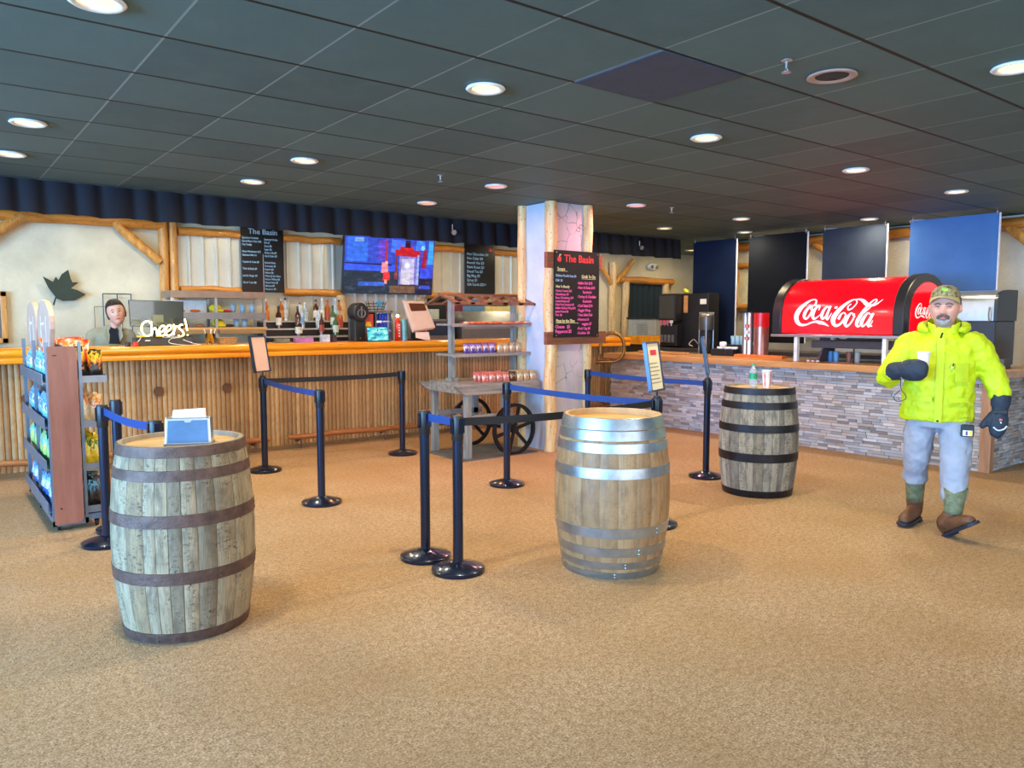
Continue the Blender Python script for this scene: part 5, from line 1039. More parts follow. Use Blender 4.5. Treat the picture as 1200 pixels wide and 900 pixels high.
def script(m, fn, scale=1.0):
    """brush strokes: (u, v, width) swept into flat ribbons that follow the surface fn(u, v)"""
    for k_, st in COLA.items():
        p = catmull(st, 5); n = len(p); vs = []
        for i, (u, v, w_) in enumerate(p):
            a, b = p[max(i - 1, 0)], p[min(i + 1, n - 1)]; dx, dy = b[0] - a[0], b[1] - a[1]; L = math.hypot(dx, dy) or 1e-6
            # broad pen: widest across steep strokes
            hw = max(.003, w_ * .66); nx, ny = -dy / L, dx / L
            vs.append(fn((u + nx * hw) * scale, (v + ny * hw) * scale)); vs.append(fn((u - nx * hw) * scale, (v - ny * hw) * scale))
        m.raw(vs, [(2 * i, 2 * i + 1, 2 * i + 3, 2 * i + 2) for i in range(n - 1)])
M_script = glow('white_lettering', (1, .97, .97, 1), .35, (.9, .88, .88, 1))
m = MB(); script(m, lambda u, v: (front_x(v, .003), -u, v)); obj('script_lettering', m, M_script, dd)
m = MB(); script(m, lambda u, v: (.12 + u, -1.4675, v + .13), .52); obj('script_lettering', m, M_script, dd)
for y in (-.19, -1.25):
    for x in (.0, .80): m = MB(); m.bb(x, x + .055, y - .022, y + .022, -.335, -.012); obj('leg', m, M_white, dd, bevel=.004)
m = MB(); m.ball((.012, -.78, -.048), .05, 14, (.6, 1, .3)); obj('nozzle_cover', m, M_steel, dd, smooth=True)
us = thing('dark_stand', 'dark wooden open stand on the stone bar beneath the red dispenser', 'stand', (8.38, 4.65, ZS))
M_dkw = wood('dark_stand_wood', rgb(52, 44, 46), rgb(84, 72, 72), 'Y', 4, .5)
m = MB(); m.bb(0, .36, -.62, .42, .215, .25); obj('top_board', m, M_dkw, us); m = MB(); m.bb(.0, .02, -.62, .42, .165, .215); obj('front_rail', m, M_dkw, us)
for y in (.33, -.6):
    m = MB(); m.raw([(0, y, 0), (.3, y, 0), (.3, y + .02, 0), (0, y + .02, 0), (.08, y - .05, .22), (.3, y - .05, .22), (.3, y - .03, .22), (.08, y - .03, .22)], [(0, 1, 2, 3), (4, 5, 6, 7), (0, 1, 5, 4), (1, 2, 6, 5), (2, 3, 7, 6), (3, 0, 4, 7)]); obj('side_board', m, M_dkw, us)
m = MB(); m.cyl((.01, -.1, 0), (.01, -.1, .17), .01, 6); obj('prop_rod', m, M_black, us)
for i, (y, c) in enumerate(((4.95, (80, 130, 180)), (4.88, (110, 160, 200)), (4.72, (150, 90, 70)), (4.62, (190, 186, 180)))):
    m = MB(); m.lathe([(.001, 0), (.028, 0), (.036, .12), (.001, .12)], n=14, cap=False); small('cup', m, plain('cup_%d' % c[0], rgb(*c), .4), (8.60, y, ZS), ('blue', 'light blue', 'brown', 'pale')[i] + ' cup under the dark stand on the stone bar', 'cup', smooth=True, auto=True)
for i, y in enumerate((5.02, 4.96, 4.90)):
    m = MB(); m.ball((0, 0, .014), .022, 10, (1.2, 1, .65)); small('creamer', m, plain('pale_pink_cup', rgb(236, 200, 196), .5), (8.24, y, ZS), 'tiny pale pink creamer cup on the counter edge below the dispenser, ' + ('left', 'middle', 'right')[i] + ' of three', 'creamer', 'creamer cups', smooth=True)
# cup and lid dispenser with red graphic
cd = thing('cup_dispenser', 'steel and red cylinder cup dispenser on the stone bar left of the red dispenser', 'cup dispenser', (8.80, 6.05, ZS))
m = MB(); m.lathe([(.001, 0), (.095, 0), (.095, .40), (.001, .40)], n=32, cap=False); obj('lower_barrel', m, plain('copper_tinted_steel', rgb(170, 120, 104), .3, .7), cd, smooth=True, auto=True)
m = MB(); m.lathe([(.001, .58), (.097, .58), (.097, .40), (.001, .40)], n=32, cap=False); obj('upper_barrel', m, plain('cup_red', rgb(206, 26, 30), .35), cd, smooth=True, auto=True)
for x, y in ((-.03, .16), (.0, .24)):
    m = MB(); m.lathe([(.001, 0), (.045, 0), (.045, .58), (.04, .6), (.001, .6)], n=20, cap=False); m.v = [(a + x, b + y, c) for a, b, c in m.v]; obj('lid_tube', m, M_steel, cd, smooth=True, auto=True)
m = MB(); m.bb(-.08, .08, .08, .30, .585, .6); obj('top_plate', m, M_black, cd)
for i, z in enumerate((.22, .30, .38)): m = MB(); m.cyl((-.085, .16, z), (-.085, .16, z + .05), .03, 14); obj('stacked_lids', m, M_white if i % 2 else plain('lid_orange', rgb(204, 120, 96), .4), cd, smooth=True, auto=True)
# condiment organizer
og = thing('condiment_organizer', 'black stepped condiment organizer with white lids and blue cups on the stone bar', 'organizer', (8.85, 6.55, ZS))
m = MB(); m.bb(-.14, .16, -.12, .24, 0, .09); m.bb(-.0, .16, -.26, .10, .0, .15); m.bb(-.145, -.14, -.02, -.005, 0, .09); obj('tray', m, M_black, og, bevel=.005)
for i in range(3): m = MB(); m.lathe([(.001, 0), (.05, 0), (.055, .02), (.04, .03), (.001, .03)], n=18, cap=False); m.v = [(a - .05, b + .14 - .11 * i, c + .091) for a, b, c in m.v]; obj('lid', m, M_white, og, smooth=True)
m = MB(); m.bb(-.08, 0, .07, .15, .12, .19); obj('white_canister', m, M_white, og, bevel=.02)
for i in range(4): m = MB(); m.lathe([(.028, 0), (.036, .12), (.001, .02), (.001, 0)], n=14, cap=False); m.v = [(a + .07, b - .20 + .075 * i, c + .15) for a, b, c in m.v]; obj('paper_cup', m, plain('bluegrey_cup', rgb(120, 160, 190), .5), og, smooth=True)
m = MB(); m.bb(8.62, 8.74, 5.62, 6.34, 0, .035); o = obj('wooden_block', m, plain('orange_board', rgb(226, 124, 52), .4), bevel=.004); o.location = (0, 0, ZS); tag(o, 'flat orange wooden board lying on the stone bar before the cup dispenser', 'board')
m = MB(); m.bb(-.04, .04, -.18, .72, 0, .035); small('raised_ledge', m, M_top2, (8.5, 7.2, ZS), 'orange wooden ledge on the far end of the stone bar', 'ledge', bevel=.006)
# back counter along the banners
bc = thing('back_counter', 'low cream cabinet run below the banners behind the stone bar', 'cabinet', (9.75, 6.9, 0))
m = MB(); m.bb(-.28, .28, -3.1, 1.55, 0, 1.0); obj('cabinet', m, plain('cream_cabinet', rgb(200, 184, 150), .5), bc); m = MB(); m.bb(-.32, .30, -3.12, 1.57, 1.0, 1.05); obj('worktop', m, plain('dark_worktop', rgb(70, 62, 60), .35), bc, bevel=.006)
# coffee machine
cm = thing('coffee_brewer', 'tall black beverage brewer with tap row beside the curtained doorway', 'coffee machine', (9.62, 7.98, 1.051))
m = MB(); m.bb(.0, .26, -.42, .40, 0, .85); m.bb(-.18, .0, .08, .42, .42, .85); m.bb(-.16, .0, .06, .40, 0.02, .36); obj('body', m, plain('brewer_black', rgb(30, 28, 28), .35, .1), cm, bevel=.01)
m = MB(); m.bb(-.19, -.18, .10, .40, .46, .82); obj('front_door', m, plain('brewer_charcoal', rgb(58, 58, 56), .4), cm)
m = MB(); m.bb(-.005, .0, -.02, .06, .55, .82); obj('wood_side', m, M_top2, cm)
m = MB(); m.bb(-.003, .0, -.38, -.26, .68, .76); obj('notice', m, M_white, cm)
for i, c in enumerate(((196, 96, 120), (196, 96, 120), (196, 96, 120), (210, 210, 210))):
    m = MB(); m.bb(-.20, -.18, .33 - .07 * i, .385 - .07 * i, .39, .43); m.cyl((-.19, .357 - .07 * i, .34), (-.19, .357 - .07 * i, .39), .008, 8); obj('tap', m, plain('tap_%d_%d' % (c[0], c[1]), rgb(*c), .4), cm)
    m = MB(); m.bb(-.175, -.16, .33 - .075 * i, .38 - .075 * i, .08, .2); m.ball((-.18, .355 - .075 * i, .10), .014, 8); obj('switch', m, M_steeld, cm)
m = MB()
for x in (-.14, .2):
    for y in (-.38, .36): m.cyl((x, y, -.0), (x, y, .03), .012, 8)
obj('feet', m, M_black, cm)
m = MB(); m.ball((0, 0, .04), .045, 10, (1, 1, .8)); m.ball((0, .03, .07), .025, 8); small('yellow_duck_towel', m, plain('yellow_green_rubber', rgb(226, 226, 50), .4), (9.75, 8.1, 1.902), 'small bright yellow object on top of the black beverage brewer', 'toy', smooth=True)
# coffee urn
ur = thing('coffee_urn', 'tall steel and black insulated coffee urn with tap on the counter', 'coffee urn', (9.15, 7.22, 1.0))
m = MB(); m.lathe([(.001, 0), (.09, 0), (.09, .20), (.075, .22), (.075, .34)], n=28, cap=False); obj('base', m, plain('urn_black', rgb(36, 40, 44), .3, .3), ur, smooth=True, auto=True)
m = MB(); m.lathe([(.001, .34), (.10, .34), (.105, .36), (.105, .52), (.10, .54), (.001, .54)], n=28, cap=False); obj('tank', m, plain('urn_steel', rgb(84, 88, 92), .4, .6), ur, smooth=True, auto=True)
m = MB(); m.lathe([(.001, .60), (.05, .60), (.10, .58), (.11, .56), (.10, .54), (.001, .54)], n=28, cap=False)
for a in range(6): m.ball((.095 * cos(a * PI / 3), .095 * sin(a * PI / 3), .59), .016, 8)
obj('lid', m, M_steel, ur, smooth=True, auto=True)
m = MB()
for a in (0.6, 2.2, 3.8, 5.4): m.cyl((.1 * cos(a), .1 * sin(a), 0), (.1 * cos(a), .1 * sin(a), .54), .008, 8)
obj('strut', m, M_steel, ur)
m = MB(); m.tube(catmull([(-.08, .06, .12), (-.14, .1, .2), (-.12, .16, .19), (-.14, .2, .13), (-.1, .16, .10)], 5), .008, 8); obj('tap_hose', m, M_steel, ur, smooth=True)
# ice / juice machine before the doorway
im = thing('ice_dispenser', 'pale grey square ice dispenser with vent grille in front of the dark doorway', 'ice machine', (10.35, 9.42, .0))
m = MB(); m.bb(-.24, .24, -.35, .34, .0, 1.12); obj('stand', m, plain('dark_stand_cabinet', rgb(34, 34, 36), .5), im)
m = MB(); m.bb(-.22, .22, -.33, .32, 1.12, 1.50); obj('housing', m, plain('pale_grey_plastic', rgb(178, 180, 172), .4), im, bevel=.015)
m = MB(); m.bb(-.24, .24, -.35, .34, 1.50, 1.53); obj('lid', m, M_black, im)
m = MB()
for i in range(10): m.bb(-.225, -.22, -.16, .10, 1.19 + .024 * i, 1.202 + .024 * i)
obj('vent_grille', m, plain('vent_grey', rgb(140, 142, 136), .5), im)
m = MB(); m.cyl((-.24, .28, 1.2), (-.27, .28, 1.14), .015, 8); obj('tap', m, M_black, im)
# warmer behind the man, register box
fw = thing('roll_top_warmer', 'stainless roll-top food warmer behind the man in the yellow jacket', 'food warmer', (8.62, 3.50, 1.0))
m = MB(); pr = [(-.0, .48), (.0, .68)] + [(.28 * (1 - cos(a * PI / 16)), .68 + .12 * sin(a * PI / 16)) for a in range(1, 9)] + [(.5, .80), (.5, .48)]
m.extr(pr, 'Y', -.28, .28); obj('roll_top', m, M_steel, fw, smooth=True, auto=True, bevel=.004)
m = MB(); ps_ = [(x * 1.02 - .005, z) for x, z in pr]; m.extr(ps_, 'Y', -.31, -.28); obj('side_cap', m, M_black, fw); m = MB(); m.extr(ps_, 'Y', .28, .31); obj('side_cap', m, M_black, fw)
m = MB(); m.bb(.0, .5, -.3, .3, .02, .48); obj('cabinet', m, plain('warmer_black', rgb(34, 32, 38), .35), fw, bevel=.01)
m = MB(); m.tube([(-.03, -.25, .62), (-.05, -.25, .55), (-.03, -.25, .48)], .008, 8); obj('handle', m, M_steel, fw)
m = MB(); m.bb(-.09, .09, -.14, .14, 0, .10); m.bb(.0, .05, .05, .1, .1, .125); small('receipt_printer', m, plain('printer_grey', rgb(76, 76, 78), .5), (8.70, 3.06 + .18, ZS), 'dark grey box-shaped receipt printer at the right end of the stone bar', 'printer', bevel=.008)
# brass bar rails
br_ = thing('brass_rail', 'looped antique brass server rail at the inner corner of the two bars', 'rail', (7.93, 7.95, 1.0), math.radians(-37.6))
pts = [(-.20, .0, -.115), (-.02, 0, -.115), (.10, 0, -.09), (.17, 0, -.01), (.185, 0, .10), (.165, 0, .21), (.09, 0, .285), (0, 0, .30), (-.09, 0, .27), (-.145, 0, .19), (-.155, .0, .10), (-.155, 0, .0)]
m = MB(); m.tube(catmull(pts, 5), .024, 12); obj('rail_tube', m, M_brass, br_, smooth=True)
m = MB(); m.cyl((-.155, 0, -.0), (-.155, 0, .012), .045, 16); m.cyl((-.20, 0, -.115), (-.215, 0, -.115), .045, 16); obj('flange', m, M_brass, br_, smooth=True, auto=True)
# ================================================================ PEOPLE
def rings_path(m, pts, n=18):
    """closed tapering limb through (x, y, z, rx, ry) stations; rings stay roughly horizontal or follow the path"""
    P = catmull(pts, 4); rings = []; N = len(P)
    for i, p in enumerate(P):
        a, b = Vector(P[max(i - 1, 0)][:3]), Vector(P[min(i + 1, N - 1)][:3]); t = (b - a).normalized()
        r = t.cross(Vector((0, 1, 0)));
        if r.length < .2: r = t.cross(Vector((0, 0, 1)))
        r.normalize(); u = r.cross(t).normalized(); c = Vector(p[:3])
        rings.append([tuple(c + r * (p[3] * cos(2 * PI * j / n)) + u * (p[4] * sin(2 * PI * j / n))) for j in range(n)])
    m.loft(rings)
def head(m, W, Dp, Hh, nose=1.0, jaw=.22, nr=40, ns=56):
    """head centred on the origin, face towards -y; W half width, Dp half depth, Hh half height"""
    def g(v, s): return math.exp(-(v / s) ** 2)
    rings = []
    for i in range(1, nr):
        th = PI * i / nr; t = -cos(th); z = Hh * t; r = sin(th) ** .82
        w = W * r * (1 - jaw * max(0, -t) ** 1.6 + .03 * g(t - .25, .4)); ring = []
        for j in range(ns):
            a = 2 * PI * j / ns; sa, ca = sin(a), cos(a)
            x = w * (abs(sa) ** .92) * (1 if sa >= 0 else -1)
            if ca > 0: y = -Dp * (r ** .9) * (ca ** .85) * (1 - .10 * max(0, -t))
            else: y = Dp * 1.08 * r * abs(ca) ** .95 * (1 - .35 * max(0, -t - .1))
            if ca > 0.1:
                X, Z = x / W, t
                y -= .026 * nose * g(X, .17) * (g(Z + .20, .10) + .55 * g(Z + .05, .14) + .25 * g(Z - .08, .1))      # nose
                y -= .010 * nose * g(abs(X) - .15, .10) * g(Z + .23, .07)                                               # nostril wings
                y += .012 * g(abs(X) - .40, .20) * g(Z - .02, .10)                                              # eye sockets
                y -= .008 * g(X, .8) * g(Z - .20, .09)                                                        # brow ridge
                y -= .007 * g(abs(X) - .55, .25) * g(Z + .20, .2)                                             # cheeks
                y -= .007 * g(X, .34) * g(Z + .43, .07); y += .004 * g(X, .3) * g(Z + .48, .03)                 # lips
                y -= .012 * g(X, .30) * g(Z + .78, .14)                                                       # chin
                y += .005 * g(X, .35) * g(Z + .60, .06)
            ring.append((x, y, z))
        rings.append(ring)
    m.loft(rings)
    for s in (-1, 1):   # ears
        m.ball((s * (W + .006), .012, -.01), .032, 12, (.38, .62, 1.0)); m.ball((s * (W + .012), .004, -.012), .022, 10, (.3, .5, .9))
def face_y(W, Dp, Hh, x, z, jaw=.22):
    t = max(-.97, min(.97, z / Hh)); r = math.sqrt(1 - t * t) ** .82; w = W * r * (1 - jaw * max(0, -t) ** 1.6); s = min(.98, abs(x) / w) ** (1 / .92); ca = math.sqrt(1 - s * s)
    return -Dp * (r ** .9) * (ca ** .85) * (1 - .10 * max(0, -t))
def remesh(o, vox, smooth=2, disp=0, dscale=.1, seedn='folds'):
    r = o.modifiers.new('remesh', 'REMESH'); r.mode = 'VOXEL'; r.voxel_size = vox; r.use_smooth_shade = True
    if smooth: s = o.modifiers.new('smooth', 'SMOOTH'); s.iterations = smooth; s.factor = .5
    if disp:
        tx = bpy.data.textures.new(seedn, 'CLOUDS'); tx.noise_scale = dscale; tx.noise_depth = 2
        d = o.modifiers.new('folds', 'DISPLACE'); d.texture = tx; d.strength = disp; d.mid_level = .5
    return o
def skin(name, c):
    t = NT(name); t.setp(.55); v = t.coord('Object'); n = t.noise(v, 9, 4); t.link(t.ramp(n, [(.3, tuple(x * .88 for x in c[:3]) + (1,)), (.7, c)]), t.b.inputs['Base Color'])
    t.b.inputs['Subsurface Weight'].default_value = .06; t.b.inputs['Subsurface Radius'].default_value = (.02, .008, .004); return t.m
M_skin = skin('weathered_skin', rgb(214, 160, 142)); M_skin2 = skin('fair_skin', rgb(224, 172, 148))
# ---- man in the yellow jacket; local -y looks at the viewer, x to the picture's right
man = thing('person', 'man in bright yellow-green jacket, camouflage cap, grey trousers and boots walking with a white cup', 'person', (5.70, 2.45, 0), math.radians(-66.7))
HC = Vector((.008, -.05, 1.582)); HW, HD, HH = .088, .105, .142
T = Matrix.Translation(HC) @ Matrix.Rotation(math.radians(4), 4, 'X') @ Matrix.Rotation(math.radians(-6), 4, 'Z')
m = MB(); m.M = T; head(m, HW, HD, HH, 1.1, .16); m.M = Matrix.Identity(4)
rings_path(m, [(.0, .0, 1.30, .13, .11), (.0, -.0, 1.38, .085, .08), (.008, -.015, 1.44, .066, .068), (.012, -.03, 1.50, .062, .066), (.012, -.035, 1.56, .06, .06)])
rings_path(m, [(0, .02, .80, .14, .11), (0, .02, 1.0, .155, .115), (0, .01, 1.2, .175, .12), (0, .0, 1.34, .15, .10), (0, 0, 1.39, .07, .07)], 20)
RSH, REL, RWR = (-.205, .0, 1.325), (-.325, -.05, 1.085), (-.285, -.215, 1.14)
LSH, LEL, LWR = (.20, .0, 1.33), (.325, .02, 1.10), (.362, -.045, .93)
for a, b, c in ((RSH, REL, RWR), (LSH, LEL, LWR)):
    rings_path(m, [(*((Vector(a) * .8 + Vector((0, 0, 1.33)) * .2)), .055, .055), (*a, .055, .055), (*(Vector(a).lerp(Vector(b), .5)), .047, .047), (*b, .04, .04), (*(Vector(b).lerp(Vector(c), .45)), .038, .038), (*c, .028, .028)], 14)
rings_path(m, [(-.08, .02, .86, .085, .09), (-.115, .03, .70, .08, .085), (-.13, .05, .50, .058, .06), (-.135, .12, .30, .05, .055), (-.13, .165, .14, .036, .038), (-.13, .165, .09, .026, .028)], 16)
rings_path(m, [(.09, .02, .86, .085, .09), (.105, -.03, .70, .08, .085), (.115, -.09, .50, .058, .06), (.112, -.14, .30, .05, .055), (.115, -.165, .17, .034, .036), (.115, -.17, .12, .024, .026)], 16)
# right hand inside its mitten, around the cup; left hand hanging
HCUP = Vector((-.10, -.285, 1.165))
def hand(m, wrist, pdir, fdir, up, s=1.0, curl=1.0, mirror=1):
    """palm from wrist along pdir, five fingers bending from pdir towards fdir"""
    W_ = Vector(wrist); p = Vector(pdir).normalized(); f = Vector(fdir).normalized(); u = Vector(up).normalized()
    m.tube([tuple(W_), tuple(W_ + p * .035 * s), tuple(W_ + p * .085 * s)], [.026 * s, .036 * s, .038 * s], 12, sq=.5)
    for k, (o_, L) in enumerate(((.03, .068), (.010, .078), (-.010, .073), (-.029, .056))):
        b = W_ + p * .075 * s + u * (o_ * s); l = L * s / 3
        d1 = (p + f * .35 * curl).normalized(); d2 = (p * (1 - .6 * curl) + f * curl).normalized(); d3 = (f * curl + p * (.3 - .6 * curl)).normalized()
        q1 = b + d1 * l * 1.2; q2 = q1 + d2 * l; q3 = q2 + d3 * l * .8; m.tube([tuple(b), tuple(q1), tuple(q2), tuple(q3)], [.0095 * s, .009 * s, .0085 * s, .007 * s], 8)
    b = W_ + p * .03 * s + u * .03 * s; m.tube([tuple(b), tuple(b + (u * .6 + p * .5 + f * .3).normalized() * .035 * s), tuple(b + (u * .6 + p * .7 + f * .5).normalized() * .065 * s)], [.013 * s, .011 * s, .009 * s], 8)
hand(m, RWR, (.85, -.35, .12), (.5, .9, .0), (0, 0, 1), .9, .8)
hand(m, LWR, (-.1, -.15, -1), (-.2, -.3, -.8), (-1, 0, -.25), .78, .3)
b_ = obj('body', m, M_skin, man, smooth=True); remesh(b_, .0055, 1)
# face details
def patch(m, x0, x1, z0, z1, nx=10, nz=4, off=.004, shape=None):
    vs = []
    for j in range(nz + 1):
        for i in range(nx + 1):
            u, v = i / nx, j / nz; x = x0 + (x1 - x0) * u; za, zb = (z0, z1) if shape is None else shape(u, z0, z1); z = za + (zb - za) * v
            ed = sin(PI * v) ** .5 * sin(PI * min(max(u, .02), .98)) ** .4
            y = face_y(HW, HD, HH, x, z) - off * ed; vs.append((x, y, z))
    n = nx + 1; m.raw(vs, [(j * n + i, j * n + i + 1, (j + 1) * n + i + 1, (j + 1) * n + i) for j in range(nz) for i in range(nx)])
M_beard = plain('grey_beard', rgb(178, 170, 172), .9, var=.3, nscale=60, bump=.9, bscale=260); M_moust = plain('brown_grey_moustache', rgb(120, 100, 94), .9, var=.3, nscale=60, bump=.9, bscale=260)
m = MB(); m.M = T; patch(m, -.048, .048, -.140, -.080, 14, 8, .017, lambda u, a, b: (a + .04 * abs(2 * u - 1) ** 2.2, b - .0 + .018 * abs(2 * u - 1) ** 3)); bd_ = obj('beard', m, M_beard, man, smooth=True)
s_ = bd_.modifiers.new('thick', 'SOLIDIFY'); s_.thickness = .012; s_.offset = -1
m = MB(); m.M = T; patch(m, -.040, .040, -.070, -.038, 14, 5, .018, lambda u, a, b: (a + .010 * (1 - abs(2 * u - 1)) - .022 * abs(2 * u - 1) ** 2, b + .003 - .016 * abs(2 * u - 1) ** 1.5)); bd_ = obj('moustache', m, M_moust, man, smooth=True)
s_ = bd_.modifiers.new('thick', 'SOLIDIFY'); s_.thickness = .012; s_.offset = -1
m = MB(); m.M = T
for s in (-1, 1):
    m.tube([(s * x, face_y(HW, HD, HH, x, z) - .009, z) for x, z in ((.014, .025), (.03, .033), (.047, .030), (.058, .022))], [.0040, .0064, .0054, .0026], 8)
obj('eyebrows', m, plain('grey_brown_brow', rgb(118, 98, 92), .9), man, smooth=True)
for s in (-1, 1):
    ey = face_y(HW, HD, HH, .033, .008) + .006
    m = MB(); m.M = T; m.ball((s * .033, ey + .004, .006), .0115, 12); e_ = obj('eye', m, M_white, man, smooth=True)
    m = MB(); m.M = T; m.ball((s * .033, ey - .0065, .0055), .0075, 10, (1.25, .4, .9)); obj('iris', m, plain('iris', rgb(40, 48, 58), .3), e_, smooth=True)
    m = MB(); m.M = T; vs = []
    m.tube([(s * .033 + d, ey - .0095 + abs(d) * .35, .0125 - abs(d) * .15) for d in (-.015, -.007, 0, .007, .015)], .0050, 8); obj('upper_lid', m, plain('shadowed_lid', rgb(150, 104, 92), .6), e_, smooth=True); m = MB(); m.M = T; m.tube([(s * .033 + d, ey - .0085 + abs(d) * .35, .0015 + abs(d) * .12) for d in (-.014, -.007, 0, .007, .014)], .003, 8); obj('eyelids', m, M_skin, e_, smooth=True)
m = MB(); m.M = T; m.tube([(x, face_y(HW, HD, HH, x, -.072) - .011 + abs(x) * .1, -.074 - abs(x) * .05) for x in (-.022, -.011, 0, .011, .022)], [.002, .0045, .005, .0045, .002], 8); obj('lips', m, plain('lips', rgb(176, 112, 106), .5), man, smooth=True)
# short hair at the sides
m = MB(); m.M = T
for s in (-1, 1): m.ball((s * (HW - .001), .035, .02), .05, 12, (.22, .9, 1.0)); m.ball((0, .085, -.01), .07, 12, (1, .45, .9))
obj('hair', m, plain('short_grey_hair', rgb(112, 100, 94), .9, bump=.8, bscale=240), man, smooth=True)
# cap
def camo():
    t = NT('camouflage_cloth'); t.setp(.85); v = t.coord('Object'); n = t.noise(v, 26, 3, .6)
    t.link(t.ramp(n, [(.38, rgb(70, 66, 50)), (.46, rgb(120, 112, 82)), (.56, rgb(158, 146, 108)), (.66, rgb(90, 92, 66))]), t.b.inputs['Base Color']); t.bump(t.noise(v, 200, 2), .3, .003); return t.m
M_camo = camo(); M_tan = plain('tan_cap_edge', rgb(176, 162, 112), .8)
cap_T = T @ Matrix.Translation((0, .004, .062)) @ Matrix.Rotation(math.radians(-9), 4, 'X')
m = MB(); m.M = cap_T; rings = []
for i in range(9):
    a = R90 * i / 9; r = cos(a) ** .75; rings.append([(.0925 * r * cos(2 * PI * j / 32), .112 * r * sin(2 * PI * j / 32), .090 * sin(a)) for j in range(32)])
rings.append([(.002 * cos(2 * PI * j / 32), .002 * sin(2 * PI * j / 32), 0.0915) for j in range(32)]); m.loft(rings); cap_ = obj('cap', m, M_camo, man, smooth=True)
m = MB(); m.M = cap_T; vs = []; nb = 14
for s in (0, 1):
    for k_, (rr_, dz) in enumerate(((1.0, 0), (1.25, -.004), (1.48, -.012))):
        for i in range(nb + 1):
            a = PI + PI * (.12 + .76 * i / nb); fall = -.016 * abs(cos(a)) ** 2 * (k_ + .3); sc_ = rr_ if k_ == 0 else 1 + (rr_ - 1) * abs(sin(a)) ** .8
            vs.append((.091 * min(sc_, 1.08) * cos(a), .111 * sc_ * sin(a), .004 + dz + fall - .004 * s))
n = nb + 1; Nn = 3 * n
fs = [(j * n + i, j * n + i + 1, (j + 1) * n + i + 1, (j + 1) * n + i) for j in range(2) for i in range(nb)]; fs += [tuple(Nn + q for q in reversed(f)) for f in fs] + [(2 * n + i, 2 * n + i + 1, Nn + 2 * n + i + 1, Nn + 2 * n + i) for i in range(nb)]
m.raw(vs, fs); obj('brim', m, M_tan, cap_, smooth=True)
m = MB(); m.M = cap_T; m.ball((.005, -.098, .045), .016, 10, (1.3, .3, .8)); m.ball((-.006, -.10, .052), .009, 8, (1, .3, 1)); obj('green_emblem', m, plain('lime_emblem', rgb(140, 220, 60), .7), cap_, smooth=True)
# jacket
M_jk = plain('yellow_green_shell', rgb(190, 212, 14), .62, 0, .05, 5, .1, 90)
m = MB()
rings_path(m, [(-.015, .02, .785, .232, .165), (-.015, .02, .85, .236, .17), (-.01, .015, 1.0, .225, .165), (.0, .01, 1.15, .222, .165), (.0, .005, 1.27, .225, .155), (.0, .0, 1.34, .205, .13), (.0, .0, 1.385, .15, .11), (.005, -.005, 1.42, .105, .10), (.008, -.01, 1.455, .10, .10)], 32)
def sleeve(m, a, b, c, rs):
    A, B, C = Vector(a), Vector(b), Vector(c)
    rings_path(m, [(*(A * .75 + Vector((0, 0, 1.33)) * .25), rs[0], rs[0]), (*A, rs[0], rs[0]), (*(A.lerp(B, .5)), rs[1], rs[1]), (*B, rs[2], rs[2]), (*(B.lerp(C, .5)), rs[3], rs[3]), (*C, rs[4], rs[4])], 18)
sleeve(m, RSH, REL, RWR, (.082, .084, .082, .072, .06)); sleeve(m, LSH, LEL, (.364, -.03, .965), (.082, .082, .080, .072, .064))
jk = obj('jacket', m, M_jk, man, smooth=True); remesh(jk, .010, 2, .030, .06, 'jacket_folds')
# hood roll and stand-up collar, open at the throat
m = MB(); vs = []; NC = 26
for j in range(5):
    v = j / 4
    for i in range(NC + 1):
        th = math.radians(28) + math.radians(304) * i / NC    # 0 = throat
        fr = .5 + .5 * cos(th); zt = 1.515 - .062 * fr ** 1.5; zb = 1.395; r = .104 - .012 * v + .014 * v * v
        vs.append((.006 + r * 1.02 * sin(th), -.012 - r * .96 * cos(th), zb + (zt - zb) * v))
n = NC + 1; m.raw(vs, [(j * n + i, j * n + i + 1, (j + 1) * n + i + 1, (j + 1) * n + i) for j in range(4) for i in range(NC)])
cl_ = obj('stand_collar', m, M_jk, jk, smooth=True); q_ = cl_.modifiers.new('thick', 'SOLIDIFY'); q_.thickness = .014; q_.offset = 1; q_ = cl_.modifiers.new('sub', 'SUBSURF'); q_.levels = 1; q_.render_levels = 1
m = MB(); pts = []; rr_ = []
for i in range(21):
    th = math.radians(48) + math.radians(264) * i / 20; bk = .5 - .5 * cos(th); pts.append((.006 + (.128 + .012 * bk) * sin(th), -.012 - .122 * cos(th), 1.405 + .055 * bk ** .7)); rr_.append(.014 + .026 * sin(PI * i / 20) ** .5)
m.tube(pts, rr_, 12); hd_ = obj('hood', m, M_jk, jk, smooth=True); remesh(hd_, .008, 2, .022, .045, 'collar_folds')
m = MB()
for s in (-1, 1): m.tube([(.006 + s * .094, -.045, 1.40), (.006 + s * .098, -.04, 1.45), (.006 + s * .096, -.03, 1.49)], .009, 8)
obj('hood_lining', m, plain('dark_olive_lining', rgb(70, 78, 34), .8), jk, smooth=True)
def jf(x, z, off=.0):   # jacket front surface
    rx, ry, cy = .228, .165, .012
    return cy - ry * math.sqrt(max(.02, 1 - (x / rx) ** 2)) - off
